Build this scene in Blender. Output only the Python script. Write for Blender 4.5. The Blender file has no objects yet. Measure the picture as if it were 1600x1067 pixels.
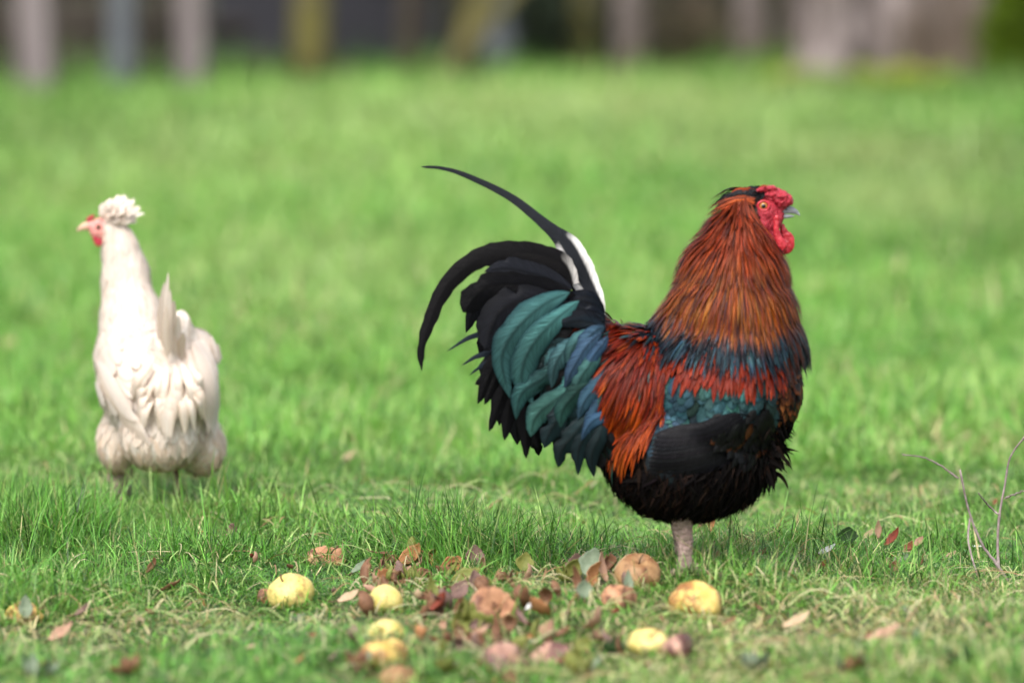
import bpy, math, random
import numpy as np
from mathutils import Vector, Matrix, Euler, noise
from mathutils.bvhtree import BVHTree

random.seed(7)
rng = np.random.default_rng(7)
SC = bpy.context.scene
COL = SC.collection

# ------------------------------------------------------------------ camera
CAM_H, LENS, SENSOR = 0.95, 200.0, 36.0
F = 1600 * LENS / SENSOR                      # focal length in photograph pixels
TILT = math.atan(683.5 / F)
cam_d = bpy.data.cameras.new('camera')
cam = bpy.data.objects.new('camera', cam_d); COL.objects.link(cam)
cam.location = (0, 0, CAM_H)
cam.rotation_euler = (math.pi / 2 - TILT, 0, 0)
cam_d.lens = LENS; cam_d.sensor_width = SENSOR
cam_d.clip_start = 0.1; cam_d.clip_end = 2000
cam_d.dof.use_dof = True; cam_d.dof.focus_distance = 8.16; cam_d.dof.aperture_fstop = 2.8
SC.camera = cam

# ------------------------------------------------------------------ sky, sun, exposure
SUN_EL, SUN_AZ = math.radians(50), math.radians(-160)   # azimuth from +Y, clockwise: behind and left of the camera
W = bpy.data.worlds.new("World"); SC.world = W; W.use_nodes = True
nt = W.node_tree; bg = nt.nodes['Background']
sky = nt.nodes.new('ShaderNodeTexSky'); sky.sky_type = 'NISHITA'; sky.sun_disc = False
sky.sun_elevation = SUN_EL; sky.sun_rotation = SUN_AZ
sky.dust_density = 4.0; sky.air_density = 1.0; sky.ozone_density = 1.0
hs = nt.nodes.new('ShaderNodeHueSaturation'); hs.inputs['Saturation'].default_value = 0.45
nt.links.new(sky.outputs[0], hs.inputs['Color']); nt.links.new(hs.outputs[0], bg.inputs[0])
bg.inputs[1].default_value = 0.15
sun_d = bpy.data.lights.new('sun', 'SUN'); sun = bpy.data.objects.new('sun', sun_d); COL.objects.link(sun)
sun_d.energy = 1.15; sun_d.angle = math.radians(30); sun_d.color = (1.0, 0.96, 0.9)
sd = Vector((math.sin(SUN_AZ) * math.cos(SUN_EL), math.cos(SUN_AZ) * math.cos(SUN_EL), math.sin(SUN_EL)))
sun.rotation_euler = sd.to_track_quat('Z', 'Y').to_euler()
SC.view_settings.view_transform = 'Standard'; SC.view_settings.look = 'None'
SC.view_settings.exposure = 1.1; SC.view_settings.gamma = 1.0
SC.cycles.use_denoising = True
SC.cycles.max_bounces = 6; SC.cycles.transparent_max_bounces = 8

# ------------------------------------------------------------------ measuring helpers
CT, ST = math.cos(TILT), math.sin(TILT)
def P(px, py, Y):
    """point of the plane y = Y that a photograph pixel looks at"""
    a = (px - 800) / F; b = (533.5 - py) / F
    dx, dy, dz = a, CT + b * ST, -ST + b * CT
    t = Y / dy
    return Vector((dx * t, Y, CAM_H + dz * t))
def PX(x, y, z):
    zz = z - CAM_H
    d = y * CT - zz * ST; u = y * ST + zz * CT
    return 800 + F * x / d, 533.5 - F * u / d
def gz(x, y):
    return 0.012 * np.sin(x * 3.1 + y * 1.7) + 0.009 * np.sin(x * 7.3 - y * 4.1 + 1.0) + 0.006 * np.sin(x * 13 + y * 11) + 0.05 * np.sin(np.maximum(y - 10, 0) * .16) * np.minimum(1, np.maximum(y - 10, 0) / 8)
def ground_at(px, py):
    """ground point seen at a pixel"""
    lo, hi = 4.0, 60.0
    for _ in range(40):
        m = (lo + hi) / 2; p = P(px, py, m)
        if p.z > gz(p.x, m): lo = m
        else: hi = m
    p = P(px, py, lo); return Vector((p.x, lo, float(gz(p.x, lo))))

# ------------------------------------------------------------------ object helpers
def tag(o, label=None, cat=None, group=None, kind=None):
    if label: o['label'] = label
    if cat: o['category'] = cat
    if group: o['group'] = group
    if kind: o['kind'] = kind
    return o
def empty(name, loc=(0, 0, 0), rz=0):
    o = bpy.data.objects.new(name, None); COL.objects.link(o)
    o.location = loc; o.rotation_euler = (0, 0, rz); o.empty_display_size = .05
    return o
def link(name, me, mat, parent=None, smooth=True):
    o = bpy.data.objects.new(name, me); COL.objects.link(o)
    if mat: me.materials.append(mat)
    if parent: o.parent = parent
    if smooth and len(me.polygons): me.polygons.foreach_set('use_smooth', [True] * len(me.polygons))
    return o
def mesh_np(name, V, Fq, col=None, uv=None):
    """V n x 3, Fq m x 4 (quads; a repeated last index marks a triangle)"""
    me = bpy.data.meshes.new(name)
    V = np.asarray(V, dtype=np.float32); Fq = np.asarray(Fq, dtype=np.int32)
    tri = Fq[:, 3] == Fq[:, 2]
    cnt = np.where(tri, 3, 4).astype(np.int32)
    keep = np.ones(Fq.shape, bool); keep[tri, 3] = False
    loops = Fq[keep]
    starts = np.concatenate([[0], np.cumsum(cnt)[:-1]]).astype(np.int32)
    me.vertices.add(len(V)); me.vertices.foreach_set('co', V.ravel())
    me.loops.add(len(loops)); me.loops.foreach_set('vertex_index', loops)
    me.polygons.add(len(Fq)); me.polygons.foreach_set('loop_start', starts); me.polygons.foreach_set('loop_total', cnt)
    if col is not None:
        a = me.color_attributes.new('Col', 'FLOAT_COLOR', 'POINT')
        a.data.foreach_set('color', np.asarray(col, dtype=np.float32).ravel())
    if uv is not None:
        l = me.uv_layers.new(name='UV')
        l.data.foreach_set('uv', np.asarray(uv, dtype=np.float32)[loops].ravel())
    me.update(calc_edges=True); me.validate()
    return me

class MB:
    """collects plain verts / faces"""
    def __init__(s): s.v = []; s.f = []; s.c = []
    def add(s, vs, fs, c=None):
        o = len(s.v); s.v += [tuple(v) for v in vs]
        s.f += [tuple(i + o for i in f) for f in fs]
        s.c += [c or (1, 1, 1, 1)] * len(vs)
    def tube(s, pts, rads, n=10, c=None, cap=True):
        pts = [Vector(p) for p in pts]; vs = []; fs = []
        up = Vector((0, 1, 0.13)).normalized()
        for i, p in enumerate(pts):
            d = (pts[min(i + 1, len(pts) - 1)] - pts[max(i - 1, 0)]).normalized()
            a = d.cross(up)
            if a.length < .05: a = d.cross(Vector((1, 0, 0)))
            a.normalize(); b = a.cross(d)
            r = rads[i] if hasattr(rads, '__len__') else rads
            ra, rb = r if hasattr(r, '__len__') else (r, r)
            for k in range(n):
                t = 2 * math.pi * k / n
                vs.append(p + a * (ra * math.cos(t)) + b * (rb * math.sin(t)))
        for i in range(len(pts) - 1):
            for k in range(n):
                fs.append((i * n + k, i * n + (k + 1) % n, (i + 1) * n + (k + 1) % n, (i + 1) * n + k))
        if cap:
            fs.append(tuple(range(n))[::-1]); fs.append(tuple((len(pts) - 1) * n + k for k in range(n)))
        s.add(vs, fs, c)
    def ball(s, c, r, R=None, n=16, m=10, col=None):
        vs = []; fs = []
        R = R or Matrix.Identity(3)
        rr = r if hasattr(r, '__len__') else (r, r, r)
        for j in range(m + 1):
            ph = math.pi * j / m
            for k in range(n):
                t = 2 * math.pi * k / n
                vs.append(Vector(c) + R @ Vector((rr[0] * math.sin(ph) * math.cos(t), rr[1] * math.sin(ph) * math.sin(t), rr[2] * math.cos(ph))))
        for j in range(m):
            for k in range(n):
                fs.append((j * n + k, (j + 1) * n + k, (j + 1) * n + (k + 1) % n, j * n + (k + 1) % n))
        s.add(vs, fs, col)
    def mesh(s, name):
        me = bpy.data.meshes.new(name); me.from_pydata(s.v, [], s.f)
        a = me.color_attributes.new('Col', 'FLOAT_COLOR', 'POINT')
        a.data.foreach_set('color', np.array(s.c, dtype=np.float32).ravel())
        me.validate(); me.update(); return me

def crom(pts, n):
    """catmull-rom through rows of pts, n samples"""
    A = np.array(pts, float); m = len(A)
    A = np.vstack([2 * A[0] - A[1], A, 2 * A[-1] - A[-2]])
    t = np.linspace(0, m - 1 - 1e-6, n); i = t.astype(int); u = (t - i)[:, None]
    p0, p1, p2, p3 = A[i], A[i + 1], A[i + 2], A[i + 3]
    return .5 * (2 * p1 + (p2 - p0) * u + (2 * p0 - 5 * p1 + 4 * p2 - p3) * u ** 2 + (3 * p1 - p0 - 3 * p2 + p3) * u ** 3)

def fused(mb, voxel, smooth=6, disp=None):
    """one closed skin round overlapping lumps"""
    me = mb.mesh('tmp'); o = bpy.data.objects.new('tmp', me); COL.objects.link(o)
    m = o.modifiers.new('r', 'REMESH'); m.mode = 'VOXEL'; m.voxel_size = voxel; m.use_smooth_shade = True
    s = o.modifiers.new('s', 'SMOOTH'); s.factor = .5; s.iterations = smooth
    dg = bpy.context.evaluated_depsgraph_get()
    out = bpy.data.meshes.new_from_object(o.evaluated_get(dg), depsgraph=dg)
    bpy.data.objects.remove(o); bpy.data.meshes.remove(me)
    if disp:
        sc, amp = disp
        out.update()
        for v in out.vertices:
            v.co += v.normal * amp * noise.noise(v.co * sc)
        out.update()
    return out

# ------------------------------------------------------------------ materials
def new_mat(name):
    m = bpy.data.materials.new(name); m.use_nodes = True
    n = m.node_tree; b = n.nodes['Principled BSDF']; return m, n, b
def ramp_noise(n, vec, scale, c0, c1, lo=.35, hi=.65, detail=4, rough=.6):
    t = n.nodes.new('ShaderNodeTexNoise'); t.inputs['Scale'].default_value = scale
    t.inputs['Detail'].default_value = detail; t.inputs['Roughness'].default_value = rough
    n.links.new(vec, t.inputs['Vector'])
    r = n.nodes.new('ShaderNodeValToRGB'); r.color_ramp.elements[0].position = lo; r.color_ramp.elements[1].position = hi
    r.color_ramp.elements[0].color = (*c0, 1); r.color_ramp.elements[1].color = (*c1, 1)
    n.links.new(t.outputs[0], r.inputs[0]); return r.outputs[0], t.outputs[0]
def bump(n, b, h, s, d):
    k = n.nodes.new('ShaderNodeBump'); k.inputs['Strength'].default_value = s; k.inputs['Distance'].default_value = d
    n.links.new(h, k.inputs['Height']); n.links.new(k.outputs[0], b.inputs['Normal'])
def mix(n, f, a, c, mode='MIX'):
    m = n.nodes.new('ShaderNodeMix'); m.data_type = 'RGBA'; m.blend_type = mode
    for i, v in ((0, f), (6, a), (7, c)):
        if isinstance(v, (int, float)): m.inputs[i].default_value = v
        elif isinstance(v, tuple): m.inputs[i].default_value = (*v, 1)
        else: n.links.new(v, m.inputs[i])
    return m.outputs[2]
def noisy(name, c0, c1, scale, rough=.7, bmp=.4, bd=.004, c2=None, s2=3, stretch=None, spec=.3):
    m, n, b = new_mat(name)
    tc = n.nodes.new('ShaderNodeTexCoord'); v = tc.outputs['Object']
    if stretch:
        mp = n.nodes.new('ShaderNodeMapping'); mp.inputs['Scale'].default_value = stretch
        n.links.new(v, mp.inputs['Vector']); v = mp.outputs[0]
    c, h = ramp_noise(n, v, scale, c0, c1)
    if c2:
        k, _ = ramp_noise(n, v, s2, (0, 0, 0), (1, 1, 1), .45, .6)
        c = mix(n, k, c, c2)
    n.links.new(c, b.inputs['Base Color']); b.inputs['Roughness'].default_value = rough
    b.inputs['Specular IOR Level'].default_value = spec
    if bmp: bump(n, b, h, bmp, bd)
    return m

def grass_mat():
    m, n, b = new_mat('grass_blade')
    a = n.nodes.new('ShaderNodeAttribute'); a.attribute_name = 'Col'
    n.links.new(a.outputs[0], b.inputs['Base Color'])
    b.inputs['Roughness'].default_value = .38; b.inputs['Specular IOR Level'].default_value = .28
    tr = n.nodes.new('ShaderNodeBsdfTranslucent')
    c = mix(n, 1.0, a.outputs[0], (1.08, 1.12, .6), 'MULTIPLY')
    n.links.new(c, tr.inputs[0])
    ms = n.nodes.new('ShaderNodeMixShader'); ms.inputs[0].default_value = .30
    n.links.new(b.outputs[0], ms.inputs[1]); n.links.new(tr.outputs[0], ms.inputs[2])
    n.links.new(ms.outputs[0], n.nodes['Material Output'].inputs[0]); return m
def feather_mat(name, rough=.38, spec=.5, bar=.35, freq=420, bmp=.5, sheen=0.0, trans=0.0):
    m, n, b = new_mat(name)
    a = n.nodes.new('ShaderNodeAttribute'); a.attribute_name = 'Col'
    uv = n.nodes.new('ShaderNodeUVMap'); uv.uv_map = 'UV'
    sp = n.nodes.new('ShaderNodeSeparateXYZ'); n.links.new(uv.outputs[0], sp.inputs[0])
    def M(op, x, y=None, z=None):
        k = n.nodes.new('ShaderNodeMath'); k.operation = op
        for i, v in enumerate((x, y, z)):
            if v is None: continue
            if isinstance(v, (int, float)): k.inputs[i].default_value = v
            else: n.links.new(v, k.inputs[i])
        return k.outputs[0]
    au = M('ABSOLUTE', sp.outputs[0])                # metres off the shaft
    q = M('SUBTRACT', sp.outputs[1], M('MULTIPLY', au, 1.4))   # barbs run out and towards the tip
    cb = n.nodes.new('ShaderNodeCombineXYZ'); n.links.new(M('MULTIPLY', q, freq), cb.inputs[0]); n.links.new(M('MULTIPLY', au, 60), cb.inputs[1])
    t = n.nodes.new('ShaderNodeTexNoise'); t.inputs['Scale'].default_value = 1; t.inputs['Detail'].default_value = 3
    n.links.new(cb.outputs[0], t.inputs['Vector'])
    mr = n.nodes.new('ShaderNodeMapRange'); mr.inputs[1].default_value = .3; mr.inputs[2].default_value = .7
    mr.inputs[3].default_value = 1 - bar; mr.inputs[4].default_value = 1 + bar
    n.links.new(t.outputs[0], mr.inputs[0])
    vm = n.nodes.new('ShaderNodeVectorMath'); vm.operation = 'SCALE'
    n.links.new(a.outputs[0], vm.inputs[0]); n.links.new(mr.outputs[0], vm.inputs['Scale'])
    n.links.new(vm.outputs[0], b.inputs['Base Color'])
    n.links.new(a.outputs['Alpha'], b.inputs['Metallic'])
    b.inputs['Roughness'].default_value = rough; b.inputs['Specular IOR Level'].default_value = spec
    if sheen: b.inputs['Sheen Weight'].default_value = sheen; b.inputs['Sheen Roughness'].default_value = .4
    bump(n, b, t.outputs[0], bmp, .0012)
    if trans:
        tr = n.nodes.new('ShaderNodeBsdfTranslucent'); n.links.new(vm.outputs[0], tr.inputs[0])
        ms = n.nodes.new('ShaderNodeMixShader'); ms.inputs[0].default_value = trans
        n.links.new(b.outputs[0], ms.inputs[1]); n.links.new(tr.outputs[0], ms.inputs[2])
        n.links.new(ms.outputs[0], n.nodes['Material Output'].inputs[0])
    return m

M_GRASS = grass_mat()
M_FEATHER = feather_mat('glossy_feather', .33, .16, .5, freq=800, bmp=.7)
M_DARKF = feather_mat('dark_feather', .36, .08, .4, freq=800, bmp=.7)
M_FLUFF = feather_mat('fluffy_feather', .8, .04, .3)
M_WHITEF = feather_mat('white_feather', .75, .2, .06, bmp=.2, trans=.28)
M_RED = noisy('red_skin', (.25, .004, .014), (.52, .035, .06), 700, .38, .9, .0022, spec=.5)
M_WATTLE = noisy('wattle_skin', (.30, .006, .014), (.52, .035, .05), 160, .4, .5, .0012, spec=.5)
M_SKIN = noisy('dark_skin', (.006, .004, .004), (.014, .010, .008), 60, .8, spec=.05)
M_SKINW = noisy('pale_skin', (.6, .52, .45), (.7, .62, .55), 60, .8)
M_PINK = noisy('pink_skin', (.50, .17, .15), (.72, .34, .30), 260, .5, .6, .002)

# ------------------------------------------------------------------ ribbons (feathers, blades, leaves)
class FB:
    """collects feathers: strips along a spine, arched across"""
    def __init__(s): s.V = []; s.Q = []; s.C = []; s.U = []; s.n = 0
    def feather(s, pts, nrm, wid, col, K=3, arch=.25, mirror=False, ragged=0):
        pts = np.asarray(pts, float); nrm = np.asarray(nrm, float); wid = np.asarray(wid, float)
        N = len(pts)
        tan = np.gradient(pts, axis=0); tan /= np.linalg.norm(tan, axis=1)[:, None] + 1e-12
        side = np.cross(tan, nrm); side /= np.linalg.norm(side, axis=1)[:, None] + 1e-12
        up = np.cross(side, tan)
        u = np.linspace(-1, 1, K)
        w = wid[:, None] * np.ones(K)
        if ragged: w = w * (1 + rng.normal(0, ragged, (N, K)))
        if ragged and N >= 14:
            w = w.copy()
            for q in range(rng.integers(0, 4)):
                i = rng.integers(N // 4, N - 2); sdn = rng.random() < .5; dp = rng.uniform(.45, .75)
                cols = slice(0, 2) if sdn else slice(K - 2, K); w[i, cols] *= dp; w[i + 1, cols] *= (1 + dp) / 2
        V = pts[:, None, :] + side[:, None, :] * (u * w)[..., None] + up[:, None, :] * (-(np.abs(u) ** 1.6) * arch * wid[:, None])[..., None]
        L = np.concatenate([[0], np.cumsum(np.linalg.norm(np.diff(pts, axis=0), axis=1))])
        off = rng.random() * 10
        uv = np.stack([u * wid[:, None], np.repeat(L[:, None] + off, K, 1)], -1)
        t = np.linspace(0, 1, N)
        c = col(t[:, None] * np.ones(K), u[None, :] * np.ones((N, 1))) if callable(col) else np.broadcast_to(np.array(col, float), (N, K, 4))
        a = np.arange((N - 1) * K).reshape(N - 1, K)[:, :-1]
        Q = np.stack([a, a + 1, a + K + 1, a + K], -1).reshape(-1, 4)
        for mi in ((0, 1) if mirror else (0,)):
            VV = V.reshape(-1, 3).copy()
            if mi: VV[:, 1] *= -1
            s.V.append(VV); s.Q.append(Q + s.n); s.C.append(np.asarray(c).reshape(-1, 4)); s.U.append(uv.reshape(-1, 2)); s.n += N * K
    gain = 1.0
    def mesh(s, name): return mesh_np(name, np.vstack(s.V), np.vstack(s.Q), np.vstack(s.C) * np.array([s.gain, s.gain, s.gain, 1]), np.vstack(s.U))
    def build(s, name, mat, parent): return link(name, s.mesh(name), mat, parent)

def leafshape(t, tip=.25, base=.35, power=1.0):
    """half-width profile 0..1 along the feather"""
    a = np.clip(t / base, 0, 1) ** .6; b = np.clip((1 - t) / tip, 0, 1) ** power
    return np.maximum(a * b * .98 + .02, .02)

def inpoly(x, y, poly):
    x = np.asarray(x); y = np.asarray(y); r = np.zeros(x.shape, bool); n = len(poly)
    for i in range(n):
        x0, y0 = poly[i]; x1, y1 = poly[(i + 1) % n]
        c = ((y0 > y) != (y1 > y)) & (x < (x1 - x0) * (y - y0) / (y1 - y0 + 1e-12) + x0)
        r ^= c
    return r

class Skin:
    """a body surface to lay feathers on"""
    def __init__(s, me):
        me.calc_loop_triangles()
        s.co = np.empty(len(me.vertices) * 3); me.vertices.foreach_get('co', s.co); s.co = s.co.reshape(-1, 3)
        nn = np.empty(len(me.vertices) * 3); me.vertices.foreach_get('normal', nn); s.vn = nn.reshape(-1, 3)
        tr = np.empty(len(me.loop_triangles) * 3, np.int32); me.loop_triangles.foreach_get('vertices', tr); s.tr = tr.reshape(-1, 3)
        s.bvh = BVHTree.FromPolygons([tuple(v) for v in s.co], [tuple(int(i) for i in t) for t in s.tr])
        a, b, c = (s.co[s.tr[:, i]] for i in range(3))
        s.area = np.linalg.norm(np.cross(b - a, c - a), axis=1) / 2
    def sample(s, spacing, keep=None):
        n = int(s.area.sum() / spacing ** 2 * 4)
        i = rng.choice(len(s.area), n, p=s.area / s.area.sum())
        r1 = np.sqrt(rng.random(n)); r2 = rng.random(n)
        w = np.stack([1 - r1, r1 * (1 - r2), r1 * r2], 1)
        p = (s.co[s.tr[i]] * w[..., None]).sum(1)
        if keep is not None:
            p = p[keep(p)]
        out = []; grid = {}
        for q in p:
            k = tuple((q // spacing).astype(int)); ok = True
            for dx in (-1, 0, 1):
                for dy in (-1, 0, 1):
                    for dz in (-1, 0, 1):
                        for o in grid.get((k[0] + dx, k[1] + dy, k[2] + dz), ()):
                            if (q[0] - o[0]) ** 2 + (q[1] - o[1]) ** 2 + (q[2] - o[2]) ** 2 < spacing ** 2 * .7: ok = False; break
                        if not ok: break
                    if not ok: break
                if not ok: break
            if ok: grid.setdefault(k, []).append(q); out.append(q)
        return np.array(out)
    def near(s, p):
        q, n, f, d = s.bvh.find_nearest(p)
        t = s.tr[f]; w = []
        for k in t: w.append(1 / (1e-5 + (Vector(s.co[k]) - q).length))
        n2 = Vector((0, 0, 0))
        for k, ww in zip(t, w): n2 += Vector(s.vn[k]) * ww
        return q, n2.normalized()
    def path(s, p, field, length, N=6, lift=(0.001, .006), snap=1.0, wob=0, freeend=0.):
        """a spine laid on the surface, following field(point, normal)"""
        p = Vector(p); pts = []; ns = []
        q, n = s.near(p); pos = q; d0 = None; free = None
        w = Vector((rng.normal(0, wob), rng.normal(0, wob), rng.normal(0, wob))) if wob else Vector((0, 0, 0))
        for i in range(N):
            t = i / (N - 1)
            pts.append(pos + n * (lift[0] + (lift[1] - lift[0]) * t)); ns.append(n)
            d = Vector(field(pos, n)) + w; d -= n * d.dot(n)
            if d.length < 1e-4: d = Vector((0, 0, -1))
            d.normalize()
            if d0 is not None: d = (d * .6 + d0 * .4).normalized()
            d0 = d
            nxt = pos + d * (length / (N - 1))
            q, n2 = s.near(nxt)
            pos = q.lerp(nxt, freeend * t) if freeend else q
            n = n2 if not freeend else n2.lerp(n, freeend * t).normalized()
        return np.array([tuple(v) for v in pts]), np.array([tuple(v) for v in ns])

def ell(mb, c, r, rot=0, n=24, m=14):
    """ellipsoid tilted in the side plane (x-z)"""
    mb.ball(c, r, Matrix.Rotation(rot, 3, 'Y'), n, m)

# ================================================================== GROUND AND GRASS
def build_ground():
    xs = np.concatenate([np.linspace(-400, -14, 12), np.linspace(-12, 12, 161), np.linspace(14, 400, 12)])
    ys = np.concatenate([np.linspace(-60, 4, 12), np.linspace(4.1, 12, 120), np.linspace(12.3, 45, 90), np.linspace(50, 900, 14)])
    X, Y = np.meshgrid(xs, ys); Z = gz(X, Y)
    V = np.stack([X, Y, Z], -1).reshape(-1, 3); nx = len(xs)
    a = (np.arange(len(ys) - 1)[:, None] * nx + np.arange(nx - 1)[None]).ravel()
    me = mesh_np('ground', V, np.stack([a, a + 1, a + nx + 1, a + nx], 1))
    m = noisy('soil', (.018, .032, .007), (.04, .06, .014), 9, .9, .5, .01, c2=(.07, .06, .03), s2=2.2)
    tag(link('ground', me, m), kind='structure')
build_ground()

_pt = rng.uniform(0, 100, (12, 2))
def vnoise(x, y, s, k=0):
    """smooth value noise 0..1"""
    x = x / s + _pt[k, 0]; y = y / s + _pt[k, 1]
    xi = np.floor(x); yi = np.floor(y); fx = x - xi; fy = y - yi
    fx = fx * fx * (3 - 2 * fx); fy = fy * fy * (3 - 2 * fy)
    def h(a, b): v = np.sin(a * 127.1 + b * 311.7 + k * 17.3) * 43758.5453; return v - np.floor(v)
    return (h(xi, yi) * (1 - fx) + h(xi + 1, yi) * fx) * (1 - fy) + (h(xi, yi + 1) * (1 - fx) + h(xi + 1, yi + 1) * fx) * fy

# taller tufts (pixel of the foot, radius m, extra height factor)
TUFTS = [(40, 860, .13, 2.6), (120, 835, .09, 1.8), (-40, 850, .2, 2.2), (735, 880, .08, 2.2), (800, 862, .06, 1.6), (640, 850, .06, 1.5), (690, 860, .05, 1.5), (400, 810, .06, 1.2), (1480, 860, .06, .9), (1250, 850, .05, 1.0), (1090, 897, .05, .8), (1055, 893, .04, .7), (930, 860, .05, .9), (20, 960, .08, 1.2), (150, 930, .06, 1.0),
         (300, 820, .09, .7), (510, 815, .08, .6), (240, 800, .05, .8), (1380, 900, .08, .5), (1010, 850, .07, .25), (60, 930, .12, .7), (1560, 960, .08, .5), (262, 800, .07, -.55), (190, 795, .05, -.5)]
TUFTW = [(ground_at(a, b), r, h) for a, b, r, h in TUFTS]
for _a, _y, _r, _h in ((400, 30.6, .5, 1.6), (700, 30.8, .3, .9), (560, 30.9, .25, .6), (820, 30.8, .5, .8), (1080, 31, .5, .9), (150, 29.2, .3, .8), (1235, 31, .45, 1.9), (1300, 28.8, .25, .8), (1540, 28.5, .3, .8), (1600, 27, .4, .8)):
    TUFTW.append((P(_a, 100, _y), _r, _h))
MOSSW = [(P(1310, 100, 28.3), .5, .9), (P(1370, 100, 28.6), .5, .6), (P(1590, 100, 27.5), .6, .7), (P(30, 100, 27.5), .7, .5), (P(420, 100, 30), .5, .5), (P(0, 100, 22), 1., .5), (P(1560, 100, 20), 1.0, .6), (P(1600, 100, 15), .5, .45), (P(950, 100, 24), .5, .3), (P(1040, 100, 26), .9, -.5), (P(1340, 100, 20), .6, -.5), (P(1400, 100, 17), .35, -.5), (P(700, 100, 24), 1.2, -.4), (P(500, 100, 14), .5, -.35), (P(260, 100, 19), .7, -.3)]
STRAW = [(1450, 985, .17), (1300, 1000, .10), (1560, 930, .1), (1180, 860, .05), (250, 985, .09), (700, 1000, .12), (1400, 780, .12), (1040, 1030, .15), (560, 960, .08), (90, 1010, .10), (900, 900, .08), (1480, 700, .12)]
STRAWW = [(ground_at(a, b), r) for a, b, r in STRAW]

def grass_patch(y0, y1, dens, hmean, wmean, margin, seed, mat_flat=.3, K=3):
    r = np.random.default_rng(seed)
    hw0 = lambda y: .09 * y * margin + .25
    area = (hw0(y0) + hw0(y1)) * (y1 - y0)
    n = int(area * dens)
    y = y0 + (y1 - y0) * r.random(n * 2)
    x = (r.random(n * 2) * 2 - 1) * hw0(y1)
    k = np.abs(x) < hw0(y); x, y = x[k], y[k]; n = len(x)
    # clumping
    cl = vnoise(x, y, .06, 1) * .5 + vnoise(x, y, .15, 2) * .5
    hm = (.75 + .5 * vnoise(x, y, .22, 3) * vnoise(x, y, .5, 4)) if y0 > 9.5 else (.32 + 2.0 * vnoise(x, y, .13, 3) * vnoise(x, y, .4, 4))
    for ax, ay in ((455, 948), (420, 945), (603, 955), (604, 1000), (600, 1038), (996, 925), (1086, 968), (1060, 965), (1012, 1015), (1062, 1022), (38, 972), (768, 975), (507, 882)):
        g = ground_at(ax, ay); hm += .9 * np.exp(-((x - g.x) ** 2 + ((y - g.y) / 1.2) ** 2) / .022 ** 2)
    for g, rr, hh in TUFTW: hm += hh * np.exp(-((x - g.x) ** 2 + ((y - g.y) / 1.2) ** 2) / rr ** 2)
    hm = np.maximum(hm, .25)
    st = np.zeros(n)
    for g, rr in STRAWW: st += np.exp(-((x - g.x) ** 2 + ((y - g.y) / 1.6) ** 2) / rr ** 2)
    st = np.clip(st, 0, 1)
    hm *= 1 - .3 * st
    H = hmean * hm * np.exp(r.normal(0, .48, n)); H = np.clip(H, .006, .12 if y0 < 18 else .3)
    flat = r.random(n) < mat_flat * (1.25 - np.clip(hm - .6, 0, 1))
    Wd = wmean * np.exp(r.normal(0, .3, n))
    th = r.random(n) * 2 * np.pi
    bend = np.where(flat, r.uniform(.9, 1.6, n), np.abs(r.normal(.2, .42, n)))
    curl = np.where(flat, r.uniform(0, .5, n), np.abs(r.normal(.45, .4, n)))
    L = np.where(flat, H * 1.1 + .008, H)
    lev = np.linspace(0, 1, K + 1)
    px_ = np.zeros(n); pz = np.zeros(n); pts = [(px_.copy(), pz.copy())]
    for i in range(K):
        a = np.clip(bend + curl * (i + .5) / K * 2.0, 0, 2.2)
        px_ = px_ + np.sin(a) * L / K; pz = np.maximum(pz + np.cos(a) * L / K, .001); pts.append((px_.copy(), pz.copy()))
    cx, sx = np.cos(th), np.sin(th)
    ph = th + np.pi / 2 + r.normal(0, .5, n); wx, wy = np.cos(ph), np.sin(ph)
    z0 = gz(x, y) - .002 + np.where(flat, r.random(n) * .012 * hm, 0)
    verts = []
    for i, (p, q) in enumerate(pts[:-1]):
        w = Wd * (.5 if i == 0 else (.5 - .22 * (i / K) ** 2))
        bx = x + cx * p; by = y + sx * p; bz = z0 + q
        verts.append(np.stack([bx - wx * w, by - wy * w, bz], 1)); verts.append(np.stack([bx + wx * w, by + wy * w, bz], 1))
    p, q = pts[-1]; verts.append(np.stack([x + cx * p, y + sx * p, z0 + q], 1))
    nv = 2 * K + 1
    V = np.stack(verts, 1).reshape(-1, 3)
    b = np.arange(n)[:, None] * nv
    Fs = [np.concatenate([b + 2 * i, b + 2 * i + 1, b + 2 * i + 3, b + 2 * i + 2], 1) for i in range(K - 1)]
    Fs.append(np.concatenate([b + 2 * K - 2, b + 2 * K - 1, b + 2 * K, b + 2 * K], 1))
    Q = np.concatenate(Fs, 0)
    # colour of each blade
    g1 = np.array([.095, .265, .04]); g2 = np.array([.25, .455, .10]); g3 = np.array([.42, .50, .20]); br = np.array([.52, .45, .25]); gd = np.array([.035, .10, .018])
    t = np.clip(r.normal(.38, .26, n) + (vnoise(x, y, .5, 5) - .5) * (.7 if y0 < 9 else .3) + (vnoise(x, y, 1.6, 6) - .5) * .45, 0, 1)[:, None]
    C = g1 * (1 - t) + g2 * t
    u = (r.random(n) < .10 + .25 * vnoise(x, y, .4, 7) ** 2)[:, None]; C = np.where(u, C * .4 + g3 * .6, C)
    u = (r.random(n) < (.26 if y0 < 9 else .14))[:, None]; C = np.where(u, gd, C)
    dry = np.clip((vnoise(x, y, .9, 8) - .72) * 3, 0, 1) * .35
    u = (r.random(n) < .03 + .30 * st + dry * .6 + np.where(flat, .04, 0))[:, None]; C = np.where(u, br * r.uniform(.6, 1.15, (n, 1)), C)
    for g, rr, am in MOSSW:
        q = np.exp(-((x - g.x) ** 2 + ((y - g.y) / 3) ** 2) / rr ** 2)[:, None] * abs(am)
        C = C * (1 - q) + (np.array([.05, .11, .015]) if am > 0 else np.array([.36, .42, .18])) * q
    C = C * np.exp(r.normal(.04 if y0 < 9 else .13, .26 if y0 < 9 else .12, (n, 1)))
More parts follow.
